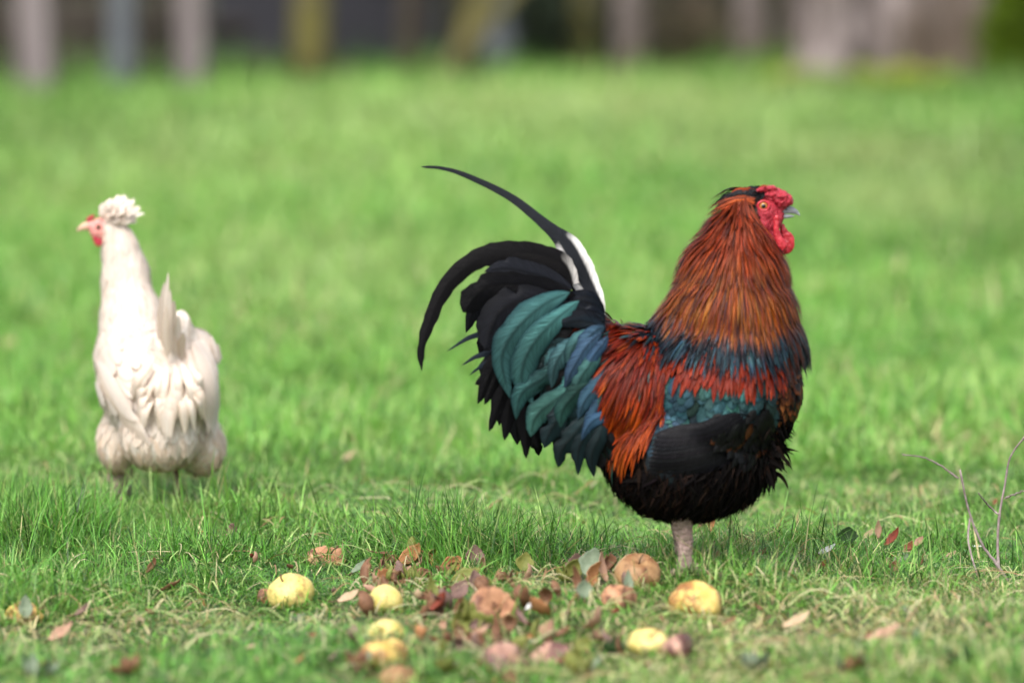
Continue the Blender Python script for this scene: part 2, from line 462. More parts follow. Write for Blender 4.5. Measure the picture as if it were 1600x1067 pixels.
    Cv = np.repeat(np.concatenate([C, np.ones((n, 1))], 1), nv, 0)
    return V, Q, Cv

def build_grass():
    parts = [grass_patch(6.0, 7.6, 22000, .018, .0020, 1.25, 1, .55),
             grass_patch(7.6, 9.6, 34000, .0215, .0016, 1.25, 2, .5),
             grass_patch(9.6, 12.5, 13000, .036, .0030, 1.25, 3, .3),
             grass_patch(12.5, 18, 4500, .046, .0055, 1.25, 4, .25, K=2),
             grass_patch(18, 37, 1000, .05, .015, 1.3, 5, .2, K=2)]
    # long dead strands lying over the turf
    r2 = np.random.default_rng(77); V = []; Q = []; C = []
    for k in range(3400):
        y = r2.uniform(6.2, 9.4) if k % 3 else r2.uniform(6.3, 7.9); x = r2.uniform(-1, 1) * (.09 * y * 1.25 + .1)
        if vnoise(np.array([x]), np.array([y]), .25, 9)[0] < .35 and k % 4: continue
        Ls = r2.uniform(.03, .10); th = r2.random() * 6.28; n = 6; w = r2.uniform(.0004, .0010); t = np.linspace(0, 1, n); cv = r2.normal(0, .7)
        a = th + cv * t; xs = x + np.cumsum(np.cos(a)) * Ls / n; ys = y + np.cumsum(np.sin(a)) * Ls / n
        zs = gz(xs, ys) + r2.uniform(.004, .016) + np.sin(t * np.pi) * r2.uniform(0, .02); b = len(V)
        for i in range(n): V += [(xs[i] - np.sin(a[i]) * w, ys[i] + np.cos(a[i]) * w, zs[i]), (xs[i] + np.sin(a[i]) * w, ys[i] - np.cos(a[i]) * w, zs[i] + w)]
        Q += [(b + 2 * i, b + 2 * i + 1, b + 2 * i + 3, b + 2 * i + 2) for i in range(n - 1)]
        c = np.array([(.62, .55, .34), (.48, .38, .2), (.45, .55, .22), (.36, .22, .12)][k % 4]) * r2.uniform(.7, 1.1); C += [(*c, 1)] * (2 * n)
    parts.append((np.array(V), np.array(Q), np.array(C)))
    o = 0; Vs = []; Qs = []; Cs = []
    for V, Q, C in parts: Vs.append(V); Qs.append(Q + o); Cs.append(C); o += len(V)
    me = mesh_np('grass', np.vstack(Vs), np.vstack(Qs), np.vstack(Cs))
    tag(link('grass', me, M_GRASS, smooth=False), 'short green meadow grass with taller tufts and dry straw', 'grass', kind='stuff')
build_grass()

# ================================================================== BACKGROUND
def rough_post(name, px, py, Y, w, h, mat, lean=(0, 0), rnd=False, dpt=None, label='', cat='', group=None, flare=0):
    g = ground_at(px, py) if Y is None else P(px, py, Y)
    root = empty(name, (g.x, g.y, float(gz(g.x, g.y))))
    tag(root, label, cat, group)
    mb = MB(); n = 10 if rnd else 4; pts = []; rr = []
    N = 9
    for i in range(N + 1):
        t = i / N; z = -.1 + (h + .1) * t
        pts.append((lean[0] * z + random.uniform(-.006, .006), lean[1] * z, z))
        f = 1 + flare * math.exp(-max(z, 0) / .12) - .15 * t
        rr.append((w / 2 * f * (1.41 if not rnd else 1) * random.uniform(.97, 1.03), (dpt or w) / 2 * f * (1.41 if not rnd else 1)))
    if rnd: mb.tube(pts, rr, 12)
    else:
        vs = []; fs = []
        for p, (a, b) in zip(pts, rr):
            a /= 1.41; b /= 1.41; c = .18
            for sx, sy in ((-1, -1 + c), (-1 + c, -1), (1 - c, -1), (1, -1 + c), (1, 1 - c), (1 - c, 1), (-1 + c, 1), (-1, 1 - c)):
                vs.append((p[0] + sx * a, p[1] + sy * b, p[2]))
        for i in range(N):
            for k in range(8): fs.append((i * 8 + k, i * 8 + (k + 1) % 8, (i + 1) * 8 + (k + 1) % 8, (i + 1) * 8 + k))
        fs.append(tuple(N * 8 + k for k in range(8))); mb.add(vs, fs)
    return root, mb

def mk(m): return m
M_GREYWOOD = noisy('weathered_wood', (.13, .108, .108), (.21, .18, .18), 14, .85, .6, .01, stretch=(1, 1, .12))
M_GREYPOST = noisy('concrete_post', (.075, .082, .095), (.13, .14, .155), 30, .85, .5, .005)
M_MOSSY = noisy('mossy_bark', (.07, .062, .015), (.14, .125, .038), 12, .9, .7, .012, c2=(.09, .075, .05), s2=4)
M_SLATE = noisy('dark_boards', (.018, .018, .023), (.034, .033, .042), 8, .8, .5, .006, stretch=(.15, 1, 1))
M_BROWN = noisy('brown_bark', (.045, .034, .022), (.10, .08, .058), 15, .9, .7, .012, stretch=(1, 1, .3))
M_PALEBARK = noisy('pale_bark', (.06, .048, .042), (.27, .225, .22), 11, .9, .8, .02, stretch=(1, 1, .35), c2=(.08, .06, .045), s2=3.5)
M_RUST = noisy('brown_boards', (.020, .015, .012), (.050, .039, .031), 9, .85, .5, .006, stretch=(1, 1, .2))
M_MOSS = noisy('moss', (.09, .13, .012), (.19, .21, .02), 30, .95, .8, .01)

def plank_wall(name, x0, x1, Y, h, n, mat, gap, label, cat, vertical=False):
    root = empty(name, ((x0 + x1) / 2, Y, float(gz((x0 + x1) / 2, Y)))); tag(root, label, cat)
    Wd = x1 - x0
    if vertical:
        w = Wd / n
        mb = MB()
        for i in range(n):
            a = -Wd / 2 + i * w; b = a + w - gap; hh = h * random.uniform(.96, 1.0); d = random.uniform(-.01, .01)
            mb.add([(a, d, -.1), (b, d, -.1), (b, d + .025, -.1), (a, d + .025, -.1), (a, d, hh), (b, d, hh), (b, d + .025, hh), (a, d + .025, hh)],
                   [(0, 1, 5, 4), (1, 2, 6, 5), (2, 3, 7, 6), (3, 0, 4, 7), (4, 5, 6, 7), (3, 2, 1, 0)])
        link('boards', mb.mesh('boards'), mat, root, False)
    else:
        w = h / n; mb = MB()
        for i in range(n):
            a = i * w; b = a + w * 1.06
            mb.add([(-Wd / 2, -.035, a), (Wd / 2, -.035, a), (Wd / 2, 0, a), (-Wd / 2, 0, a), (-Wd / 2, -.012, b), (Wd / 2, -.012, b), (Wd / 2, .0, b), (-Wd / 2, .0, b)],
                   [(0, 1, 5, 4), (1, 2, 6, 5), (2, 3, 7, 6), (3, 0, 4, 7), (4, 5, 6, 7), (3, 2, 1, 0)])
        link('boards', mb.mesh('boards'), mat, root, False)
    mb = MB()
    for x in (-Wd / 2 + .05, 0, Wd / 2 - .05):
        mb = MB(); mb.add([(x - .04, .03, -.1), (x + .04, .03, -.1), (x + .04, .1, -.1), (x - .04, .1, -.1), (x - .04, .03, h), (x + .04, .03, h), (x + .04, .1, h), (x - .04, .1, h)],
               [(0, 1, 5, 4), (1, 2, 6, 5), (2, 3, 7, 6), (3, 0, 4, 7), (4, 5, 6, 7), (3, 2, 1, 0)])
        link('back_post', mb.mesh('back_post'), mat, root, False)
    return root

YF = 31.0
def X_at(px, Y): return P(px, 90, Y).x
# dark shed with lapped boards, brown fences left and right of it
plank_wall('shed_wall', X_at(330, 31.4), X_at(690, 31.4), 31.4, 2.2, 13, M_SLATE, 0, 'dark slate-grey shed wall of lapped horizontal boards', 'shed wall')
plank_wall('board_fence', X_at(-260, 29.8), X_at(326, 29.8), 29.8, 1.5, 26, M_RUST, .012, 'dark brown upright board fence behind the two left grey posts', 'fence', True)
plank_wall('board_fence', X_at(694, 31.9), X_at(1900, 31.9), 31.9, 1.7, 44, M_BROWN, .014, 'long weathered brown board fence behind the trees on the right', 'fence', True)

posts = [('fence_post', 55, 118, 27.9, .165, 1.5, M_GREYWOOD, 'pinkish grey square wooden post, leftmost and tallest of the posts by the meadow edge'),
         ('fence_post', 190, 105, 28.9, .13, 1.35, M_GREYPOST, 'slim blue-grey concrete post second from the left at the meadow edge'),
         ('fence_post', 298, 108, 29.1, .14, 1.3, M_GREYWOOD, 'pinkish brown wooden post left of the dark shed wall')]
for nme, px, py, Y, w, h, m, lab in posts:
    r, mb = rough_post(nme, px, py, Y, w, h, m, (random.uniform(-.01, .01), 0), label=lab, cat='fence post', group='posts at the far edge of the meadow')
    link('post_shaft', mb.mesh('post_shaft'), m, r, False)
    mb2 = MB(); s = w * .5
    mb2.add([(-s, -s, h), (s, -s, h), (s, s, h), (-s, s, h), (0, 0, h + .05)], [(0, 1, 4), (1, 2, 4), (2, 3, 4), (3, 0, 4), (3, 2, 1, 0)])
    link('post_cap', mb2.mesh('post_cap'), m, r, False)
# rails of the fence on the left
for z, lab in ((.3, 'lower grey-brown fence rail running between the left posts'), (.85, 'upper grey-brown fence rail running between the left posts')):
    mb = MB(); a = P(55, 100, 29.5); b = P(298, 100, 29.5)
    mb.tube([(a.x - 1.5, 29.5, z), ((a.x + b.x) / 2, 29.5, z + .01), (b.x + .3, 29.5, z)], [(.05, .02)] * 3, 8)
    tag(link('fence_rail', mb.mesh('fence_rail'), M_RUST, None), lab, 'fence rail')

def twig_tree(name, px, Y, w, h, mat, label, lean=(0, 0), flare=.4, crown=True, leafy=None):
    r, mb = rough_post(name, px, 100, Y, w, h, mat, lean, True, label=label, cat='tree', flare=flare)
    link('trunk', mb.mesh('trunk'), mat, r)
    mb = MB(); top = Vector((lean[0] * h, lean[1] * h, h))
    tips = []
    for k in range(9):
        a = random.random() * 6.28; z0 = h * random.uniform(.5, .98)
        b = Vector((lean[0] * z0, lean[1] * z0, z0)); L = random.uniform(.8, 1.7)
        d = Vector((math.cos(a) * .7, math.sin(a) * .7, .9)).normalized()
        pts = [b, b + d * L * .4, b + d * L * .7 + Vector((0, 0, .1)), b + d * L + Vector((0, 0, .3))]
        mb.tube(pts, [w * .22, w * .15, w * .09, w * .03], 6); tips += pts[1:]
    link('branches', mb.mesh('branches'), mat, r)
    fb = FB()
    for k in range(500):
        c = random.choice(tips) + Vector((random.gauss(0, .35), random.gauss(0, .35), random.gauss(0, .3)))
        d = Vector((random.gauss(0, 1), random.gauss(0, 1), random.gauss(0, 1))).normalized() * .07
        nn = Vector((random.gauss(0, 1), random.gauss(0, 1), 1)).normalized()
        g = random.uniform(.7, 1.2)
        fb.feather([c, c + d * .5, c + d], [nn] * 3, [.005, .028, .003], (.06 * g, .10 * g, .02 * g, 0), K=3)
    fb.build('crown', M_GRASS, r)
    return r
twig_tree('tree', 485, 29.7, .20, 3.2, M_MOSSY, 'straight moss-green tree trunk standing in front of the dark shed wall', flare=.25)
twig_tree('tree', 715, 30.2, .15, 2.8, M_MOSSY, 'thin yellowish mossy trunk leaning right at the end of the shed wall', lean=(.28, 0))
twig_tree('tree', 640, 30.9, .10, 2.4, M_BROWN, 'thin brown upright stem in front of the right end of the shed wall')
r, mb = rough_post('wooden_prop', 668, 112, 30.0, .06, 1.1, M_GREYWOOD, (.95, 0), True, label='slanting brown timber prop leaning against the thin mossy trunk', cat='prop')
link('prop_pole', mb.mesh('prop_pole'), M_MOSSY, r)
twig_tree('tree', 775, 31.0, .26, 2.6, M_GREYPOST, 'blue-grey trunk just right of the leaning mossy trunk', flare=.2)
for px, Y, w, m, lab in ((912, 31.0, .14, M_MOSSY, 'olive-tinted slender trunk in front of the brown fence'), (985, 30.8, .16, M_PALEBARK, 'tan slender trunk near the middle of the brown fence'),
                         (1090, 31.3, .22, M_BROWN, 'dark brown trunk in front of the brown fence'), (1175, 31.0, .17, M_PALEBARK, 'pale tan trunk left of the great broad tree'),
                         (1255, 31.2, .16, M_PALEBARK, 'pale trunk standing right beside the great broad tree')):
    twig_tree('tree', px, Y, w, 2.8, m, lab)
# broad old tree on the right: several fused stems with root flare
g = P(1410, 118, 29.5); R0 = empty('tree', (g.x, 29.5, float(gz(g.x, 29.5))))
tag(R0, 'broad pinkish grey old tree with many fused stems and mossy foot on the right', 'tree')
mb = MB()
for k in range(15):
    x = -.42 + .06 * k + random.uniform(-.03, .03); yy = random.uniform(-.12, .15); w = random.uniform(.06, .11)
    mb.tube([(x * 1.35, yy * 1.4 - .03, -.1), (x * 1.1, yy, .12), (x * .95, yy, .5), (x * .9 + random.uniform(-.05, .05), yy, 1.4), (x * 1.2, yy, 2.6)], [w * 1.3, w, w * .9, w * .8, w * .5], 10)
mb.ball((0, .05, .4), (.4, .16, .9))
link('trunk', fused(mb, .03, 2, (9, .03)), M_PALEBARK, R0)
mb = MB()
for k in range(16):
    a = random.random() * 6.28; b = Vector((random.uniform(-.4, .4), 0, random.uniform(1.8, 2.5))); d = Vector((math.cos(a), math.sin(a), 1)).normalized()
    mb.tube([b, b + d * .7, b + d * 1.5], [.05, .035, .012], 6)
link('branches', mb.mesh('branches'), M_PALEBARK, R0)
mb = MB()
for px, dx in ((-.62, 0), (-.5, 0), (-.38, 0), (-.2, 0), (0, 0), (.2, 0)):
    mb.ball((px, -.2, .03), (.12, .08, random.uniform(.05, .10)))
link('moss_cushion', fused(mb, .02, 2, (20, .02)), M_MOSS, R0)

def bush(px, Y, w, h, n, c0, label):
    g = P(px, 100, Y); r = empty('bush', (g.x, Y, float(gz(g.x, Y)))); tag(r, label, 'bush')
    mb = MB()
    for k in range(9):
        a = random.random() * 6.28; d = Vector((math.cos(a) * w * .35, math.sin(a) * w * .35, h * .8))
        mb.tube([(0, 0, -.05), d * .5, d], [.012, .009, .004], 6)
    link('stems', mb.mesh('stems'), M_BROWN, r)
    fb = FB()
    for k in range(n):
        a = random.random() * 6.28; q = random.random() ** .5; z = random.random()
        c = Vector((math.cos(a) * w / 2 * q * math.sqrt(max(.1, 1 - (z - .4) ** 2 * 2)), math.sin(a) * w / 2 * q, h * z))
        d = Vector((random.gauss(0, 1), random.gauss(0, 1), random.gauss(.3, .6))).normalized() * .05
        nn = Vector((random.gauss(0, 1), random.gauss(0, 1), .8)).normalized(); gg = random.uniform(.6, 1.35)
        fb.feather([c, c + d * .5, c + d], [nn] * 3, [.004, .018, .003], tuple(v * gg for v in c0) + (0,), K=3)
    fb.build('foliage', M_GRASS, r)
bush(1595, 29.0, .42, .55, 2600, (.10, .16, .01), 'small yellow-green bush at the right end by the broad tree')
bush(1215, 31.1, .5, .16, 500, (.10, .14, .03), 'low weedy bush at the foot of the pale trunks')
bush(850, 31.2, .8, .5, 2600, (.035, .05, .03), 'dark green bush in front of the brown fence by the blue-grey trunk')
bush(1060, 31.3, .8, .40, 1200, (.13, .11, .07), 'dry brown bush in front of the middle of the brown fence')

# ================================================================== ROOSTER
YR = 8.2; FB.gain = .36
G0 = ground_at(1066, 893); YR = G0.y
rooster = empty('rooster', G0)
tag(rooster, 'big rooster with copper neck, teal and black tail and red face, facing right', 'rooster')
SR = F / (YR * CT + (CAM_H - .3) * ST)               # photo pixels per metre at the bird
def L(px, py, d=0.0):
    """photo pixel at depth d (metres beyond the bird's middle plane) -> the bird's own coordinates"""
    return P(px, py, YR + d) - G0
def LV(p):                                            # own coordinates -> pixel, both sides folded to the near one
    x, z = np.asarray(p[..., 0]), np.asarray(p[..., 2]); y = -np.abs(p[..., 1])
    return PX(x + G0.x, y + G0.y, z + G0.z)
m_ = lambda v: v / SR

mb = MB()
def E_(px, py, rx, ry, rd, rot=0, d=0):
    ell(mb, L(px, py, 0) + Vector((0, d, 0)), (m_(rx), m_(rd), m_(ry)), math.radians(rot))
E_(1122, 610, 130, 108, 108)            # breast and trunk
E_(1145, 560, 104, 90, 88)
E_(1072, 712, 126, 98, 108)             # belly
E_(1140, 684, 58, 74, 84)
E_(990, 610, 88, 88, 84)                # rump
E_(905, 560, 66, 70, 46, 25)            # tail root
E_(860, 600, 60, 80, 26, 20)
E_(1142, 500, 92, 82, 80)               # neck
E_(1080, 520, 60, 45, 58, -30)
E_(1145, 442, 76, 78, 62)
E_(1155, 388, 52, 58, 45)
E_(1170, 345, 37, 38, 29)
E_(1186, 326, 32, 25, 22)               # head
E_(1122, 655, 80, 56, 112, -25)         # folded wings push the flanks out
body_me = fused(mb, .0085, 8)
SK = Skin(body_me)
link('body', body_me, M_SKIN, rooster)

def dirpx(dx, dy):
    return Vector((dx, 0, -dy))
def radial(fx, fy):
    c = L(fx, fy)
    def f(p, n): return Vector((p.x - c.x, 0, p.z - c.z))
    return f
def const(dx, dy, j=0): return lambda p, n: dirpx(dx, dy)

def C4(r, g, b, a=0.): return np.array([r, g, b, a])
def jit(c, s=.15, h=.05):
    k = math.exp(rng.normal(0, s)); c = np.array(c, float); c[:3] *= k * np.exp(rng.normal(0, h, 3)); return c

def tract(fb, poly, spacing, length, width, field, colour, lift, N=6, K=3, tip=.4, power=1., base=.3, wob=.1, arch=.3, freeend=0., extra=None, ragged=0, roll=0.0, dens=1.):
    """cover a stretch of the skin with overlapping feathers; poly in photograph pixels"""
    def keep(p):
        x, y = LV(p); k = inpoly(x, y, poly) if poly else np.ones(len(p), bool)
        if extra is not None: k &= extra(x, y, p)
        return k
    pts = SK.sample(m_(spacing), keep)
    X, Y = LV(pts)
    for p, x, y in zip(pts, X, Y):
        if rng.random() > dens: continue
        Ln = m_(length(x, y) if callable(length) else length) * math.exp(rng.normal(0, .12))
        Wd = m_(width(x, y) if callable(width) else width) * .5 * math.exp(rng.normal(0, .12))
        a, n = SK.path(p, field, Ln, N, (lift[0] / 1000, (lift[1] + rng.random() * (lift[1] - lift[0]) * .5) / 1000), wob=wob, freeend=freeend)
        if roll:
            n = n + rng.normal(0, roll, 3)
        t = np.linspace(0, 1, N)
        xx, yy = LV(a)
        col = colour(x, y, xx, yy)
        fb.feather(a, n, Wd * leafshape(t, tip, base, power), col, K=K, arch=arch, ragged=ragged)
    return len(pts)

# ---- colours (pigment; the fourth number is how metallic the sheen is)
COPPER = C4(.42, .056, .006, .15); COPPER2 = C4(.30, .030, .003, .15); GOLD = C4(.70, .20, .008, .18); BLUE = C4(.045, .105, .15, .5); NAVY = C4(.014, .022, .036, .35)
TEAL = C4(.085, .25, .235, .6); TEAL2 = C4(.035, .14, .14, .5); DTEAL = C4(.014, .040, .045, .4); BLACK = C4(.006, .006, .008, .1); RED = C4(.36, .022, .002, .12); ORANGE = C4(.78, .125, .006, .12)
MAROON = C4(.12, .014, .008, .15); BROWNE = C4(.20, .06, .018, 0.)

def lerp(a, b, t): return a * (1 - t) + b * t
# dark down under everything
fb = FB()
def c_down(x, y, xx, yy): return jit(C4(.009, .007, .007, .0) if rng.random() < .75 else C4(.028, .016, .012, .0), .3)
tract(fb, None, 10, 30, 9, lambda p, n: Vector((-.35, 0, -1)), c_down, (1, 3), N=5, K=3, tip=.5, wob=.3, roll=.3,
      extra=lambda x, y, p: (y > 430) & ~((x > 1000) & (x < 1180) & (y < 600)))
# belly fluff, loose and ragged
def bellydir(p, n): return Vector((-.25 - (p.x) * .2, n.y * .3, -1))
def len_b(x, y): return 30
tract(fb, [(925, 680), (1010, 700), (1120, 745), (1180, 690), (1240, 640), (1240, 760), (1150, 850), (1000, 850), (925, 800)], 7, 34, 5, bellydir,
      c_down, (2, 9), N=6, K=3, tip=.6, base=.2, wob=.45, freeend=.8, ragged=.25, roll=.5)
# torn fluffy edge of the thigh at the front and hem hairs
tract(fb, [(1150, 650), (1225, 640), (1225, 730), (1150, 800)], 9, 44, 5, lambda p, n: Vector((.25, n.y * .4, -.9)), c_down, (2, 14), N=6, K=3, tip=.6, base=.2, wob=.5, freeend=1., ragged=.3, roll=.6)
tract(fb, [(920, 730), (1230, 730), (1200, 850), (940, 850)], 7, 26, 3, lambda p, n: Vector((n.x * .4 - .1, n.y * .4, -1)), c_down, (1, 10), N=5, K=3, tip=.8, base=.1, wob=.6, freeend=1., ragged=.2, roll=.6)
for k in range(150):                                   # loose tufts where the thigh meets the breast
    x = random.gauss(1198, 9); y = random.gauss(695, 22); sd = random.choice((-1, 1)); a = math.radians(random.gauss(48, 22)); ln = random.uniform(18, 46); d = sd * random.uniform(.0, .055)
    A = [L(x, y, 0) + Vector((0, d, 0)), L(x + ln * .5 * math.cos(a), y + ln * .5 * math.sin(a), 0) + Vector((0, d * 1.1, 0)), L(x + ln * math.cos(a + .2), y + ln * math.sin(a + .2), 0) + Vector((0, d * 1.15, 0))]
    A = crom([tuple(v) for v in A], 6)
    fb.feather(A, [[random.gauss(0, .3), -sd, .2]] * 6, m_(random.uniform(3, 8)) / 2 * leafshape(np.linspace(0, 1, 6), .6, .2), c_down(0, 0, 0, 0), K=3, ragged=.25)
fb.build('belly_fluff', M_FLUFF, rooster)

# ---- breast: black with rusty lacing
fb = FB()
def c_breast(x, y, xx, yy):
    lace = rng.random() < (.9 if x > 1190 else .5) and y > 540
    ec = jit(BROWNE * 2.2, .5)
    bl = jit(BLACK * 1.4 + C4(.004, .002, .001, 0), .3)
    slate = y < 560
    if slate: bl = jit(C4(.03, .035, .05, .3), .3)
    if rng.random() < (.5 if abs(x - 1190) < 22 and abs(y - 672) < 16 else .10) and y > 560: bl = jit(C4(.16, .05, .018, 0), .3)
    def f(t, u):
        e = np.clip((np.maximum(t, np.abs(u) * t * 1.1) - .62) * 3.5, 0, 1) if lace else np.zeros_like(t)
        return bl + (ec - bl) * (e * .8)[..., None]
    return f
tract(fb, [(1200, 520), (1232, 440), (1300, 430), (1300, 740), (1180, 720), (1150, 700), (1195, 640), (1205, 600)], 9, 28, 17, lambda p, n: Vector((-.30, 0, -1)), c_breast, (2, 5), N=6, K=5, tip=.35, power=.5, base=.25, wob=.12, roll=.1)
fb.build('breast_feathers', M_DARKF, rooster)

def shaft(base, edge=None, rach=.5):
    base = np.array(base)
    edge = base * .55 if edge is None else edge
    def f(t, u):
        a = np.abs(u)[..., None]
        c = base + (edge - base) * np.clip(a - .45, 0, 1) * 1.4
        r = (np.abs(u) < .12)[..., None] & (t < .92)[..., None]
        return np.where(r, c * np.array([rach, rach, rach, 1]), c)
    return f
# ---- wing: folded flight feathers, bar and bow
def near_surface(px, py, out=.004):
    """point on the near flank under a pixel"""
    o = P(px, py, YR - .3) - G0; d = (P(px, py, YR) - P(px, py, YR - .3)).normalized()
    h = SK.bvh.ray_cast(o, d)
    if h[0] is None: return None, None
    q, n = SK.near(h[0]); return q + n * out, n
def flank(fb, pts, w, col, mirror=True, out=(.004, .010), K=5, N=14, tip=.2, power=.6, base=.3, arch=.2, j=0.):
    """a large feather lying on the flank, drawn through pixels"""
    c = crom(pts, N); P3 = []; NN = []
    for i, (x, y) in enumerate(c):
        q, n = near_surface(x + random.gauss(0, j), y, out[0] + (out[1] - out[0]) * i / (N - 1))
        if q is None:
            q = P3[-1] * 2 - P3[-2] if len(P3) > 1 else L(x, y, -.05); n = NN[-1] if NN else Vector((0, -1, 0))
        P3.append(q); NN.append(n)
    A = np.array([tuple(v) for v in P3])
    A[1:-1] = (A[:-2] + A[1:-1] * 2 + A[2:]) / 4
    fb.feather(A, np.array([tuple(v) for v in NN]), m_(w) / 2 * leafshape(np.linspace(0, 1, N), tip, base, power), col, K=K, arch=arch, mirror=mirror)
wing_near = empty('wing', (0, 0, 0)); wing_near.parent = rooster
near_only = lambda x, y, p: p[:, 1] < 0
fb = FB()
for k in range(12):
    f = k / 11
    x0, y0 = 1185 - 30 * f, 690 - 46 * f
    x1, y1 = 1012 + 14 * f, 748 - 60 * f
    c = jit(C4(.016, .016, .021, .12), .25)
    flank(fb, [(x0, y0), ((x0 + x1) / 2 + 8, (y0 + y1) / 2 + 8 - 4 * f), (x1, y1)], 21, shaft(c, c * .35), out=(.004 + .0008 * k, .007 + .0012 * k), tip=.25, power=.5, mirror=False, arch=.12)
fb.build('flight_feathers', M_DARKF, wing_near)
fb = FB()
def c_teal(x, y, xx, yy):
    b = jit(lerp(TEAL, C4(.06, .15, .22, .5), rng.random() * .5), .25, .1) if rng.random() < .8 else jit(DTEAL, .3)
    def f(t, u):
        e = np.clip((t - .78) * 4, 0, 1); return b + (b * .25 - b) * (e * .8)[..., None]
    return f
def scale_row(x, y, l, w, dx, c, lift):
    flank(fb, [(x, y), (x + dx * .5, y + l * .55), (x + dx, y + l)], w, c, mirror=False, out=(lift * .7, lift), tip=.4, power=.5, base=.25, K=7, N=9, arch=.10)
def fade(b, k):
    b = b + (C4(.02, .022, .028, .15) - b) * k
    e = b * np.array([.5, .55, .6, 1])
    return lambda t, u: b + (e - b) * np.clip((np.maximum(t * 1.0, np.abs(u) * .98) - .80) * 6, 0, 1)[..., None]
for j in range(7, -1, -1):                                # lower rows first, each row lies over the one below
    for i in range(10):
        x = 1092 + 12.5 * i + (6 if j % 2 else 0) + random.gauss(0, 3); y = 598 + 9.5 * j - .05 * (x - 1140) + random.gauss(0, 3)
        edge = abs(x - 1146) / 62; k = np.clip((j - 3.2 + edge * 1.2 + random.gauss(0, .5)) / 3.2, 0, 1)
        if y > 662 - abs(x - 1140) * .3 or rng.random() < .08: continue
        if x < 1098: k = max(k, .75)
        if x > 1185: k = max(k, .6)
        scale_row(x, y, random.uniform(20, 34), random.uniform(15, 21), random.uniform(-12, 0), fade(jit(lerp(TEAL * .9, C4(.07, .16, .23, .5), random.random() * .5), .18, .08), k), .0112 - .0005 * j)
for j in range(13, -1, -1):
    for i in range(4):
        x = 1050 + 10 * i - 2.6 * j + (5 if j % 2 else 0) + random.gauss(0, 2); y = 588 + 10 * j + 3 * i + random.gauss(0, 1.5)
        k = np.clip((j - 6 + i * .8 + random.gauss(0, .6)) / 6, 0, .9)
        scale_row(x, y, 26, 18, -6, fade(jit(lerp(TEAL * .8, C4(.06, .13, .20, .5), .3 + random.random() * .6), .18, .08), k), .0122 - .0003 * j)
def c_front(x, y, xx, yy): return jit(C4(.008, .008, .010, .1) if rng.random() < .85 else C4(.09, .028, .010, 0), .3)
tract(fb, [(1118, 645), (1200, 632), (1212, 690), (1165, 708), (1128, 680)], 9, 34, 16, lambda p, n: Vector((-.7, 0, -1)), c_front, (10, 13), N=6, K=5, tip=.4, power=.6, base=.2, wob=.12, roll=.1, arch=.1, extra=near_only)
fb.build('wing_coverts', M_FEATHER, wing_near)
fb = FB()
def c_bow(x, y, xx, yy):
    b = jit(lerp(RED, MAROON, rng.random() * .7), .25, .1)
    b2 = jit(lerp(RED, ORANGE, rng.random() * .25), .2, .08)
    return lambda t, u: b + (b2 - b) * (np.clip(t * 1.3 - .3, 0, 1))[..., None]
tract(fb, [(1030, 520), (1215, 510), (1222, 572), (1195, 584), (1130, 580), (1085, 578), (1055, 566)], 6.5, lambda x, y: 30 + 22 * rng.random(), 9, lambda p, n: Vector((-.12, 0, -1)), c_bow, (7, 13.5), N=6, K=3, tip=.4, power=.7, wob=.12, roll=.12, extra=near_only)
fb.build('wing_bow', M_FEATHER, wing_near)
wing_far = empty('wing', (0, 0, 0)); wing_far.parent = rooster
for ch in list(wing_near.children):
    me = ch.data.copy(); me.transform(Matrix.Diagonal((1, -1, 1, 1))); me.flip_normals()
    link(ch.name.split('.')[0], me, None, wing_far)

# fluff of the flank closing over the lower edge of the wing
fb = FB()
tract(fb, [(1000, 715), (1040, 740), (1120, 725), (1190, 690), (1215, 700), (1190, 760), (1090, 785), (1000, 775)], 7, 32, 6, lambda p, n: Vector((-.45, 0, -1)), c_down, (7, 13), N=6, K=3, tip=.6, base=.2, wob=.4, freeend=.5, ragged=.2, roll=.4)
fb.build('flank_fluff', M_FLUFF, rooster)
# ---- tail: coverts first, then the big feathers each on its own
def plume(fb, pts, w, col, mirror=False, ragged=.05, N=26, K=9, prof=None, arch=.10, tilt=0.0, tip=.3, power=.8, base=.35):
    """a big feather drawn through (px, py, depth)"""
    c = crom([(p[0], p[1], (p[2] if len(p) > 2 else 0) * 1000) for p in pts], N)
    A = np.array([tuple(L(x, y, d / 1000)) for x, y, d in c])
    n = np.array([[0, -1, tilt]] * N, float)
    t = np.linspace(0, 1, N)
    wd = m_(w) / 2 * (leafshape(t, tip, base, power) if prof is None else np.interp(t, [q[0] for q in prof], [q[1] for q in prof]))
    fb.feather(A, n, wd, col, K=K, arch=arch, mirror=mirror, ragged=ragged)
def tail_feather(pts, w, col, mat=M_DARKF, label=None, **kw):
    fb = FB(); plume(fb, pts, w, col, **kw); o = fb.build('tail_feather', mat, rooster)
    if label: o['label'] = label
    return o
BK = C4(.006, .006, .009, .15); GB = C4(.030, .033, .045, .3)
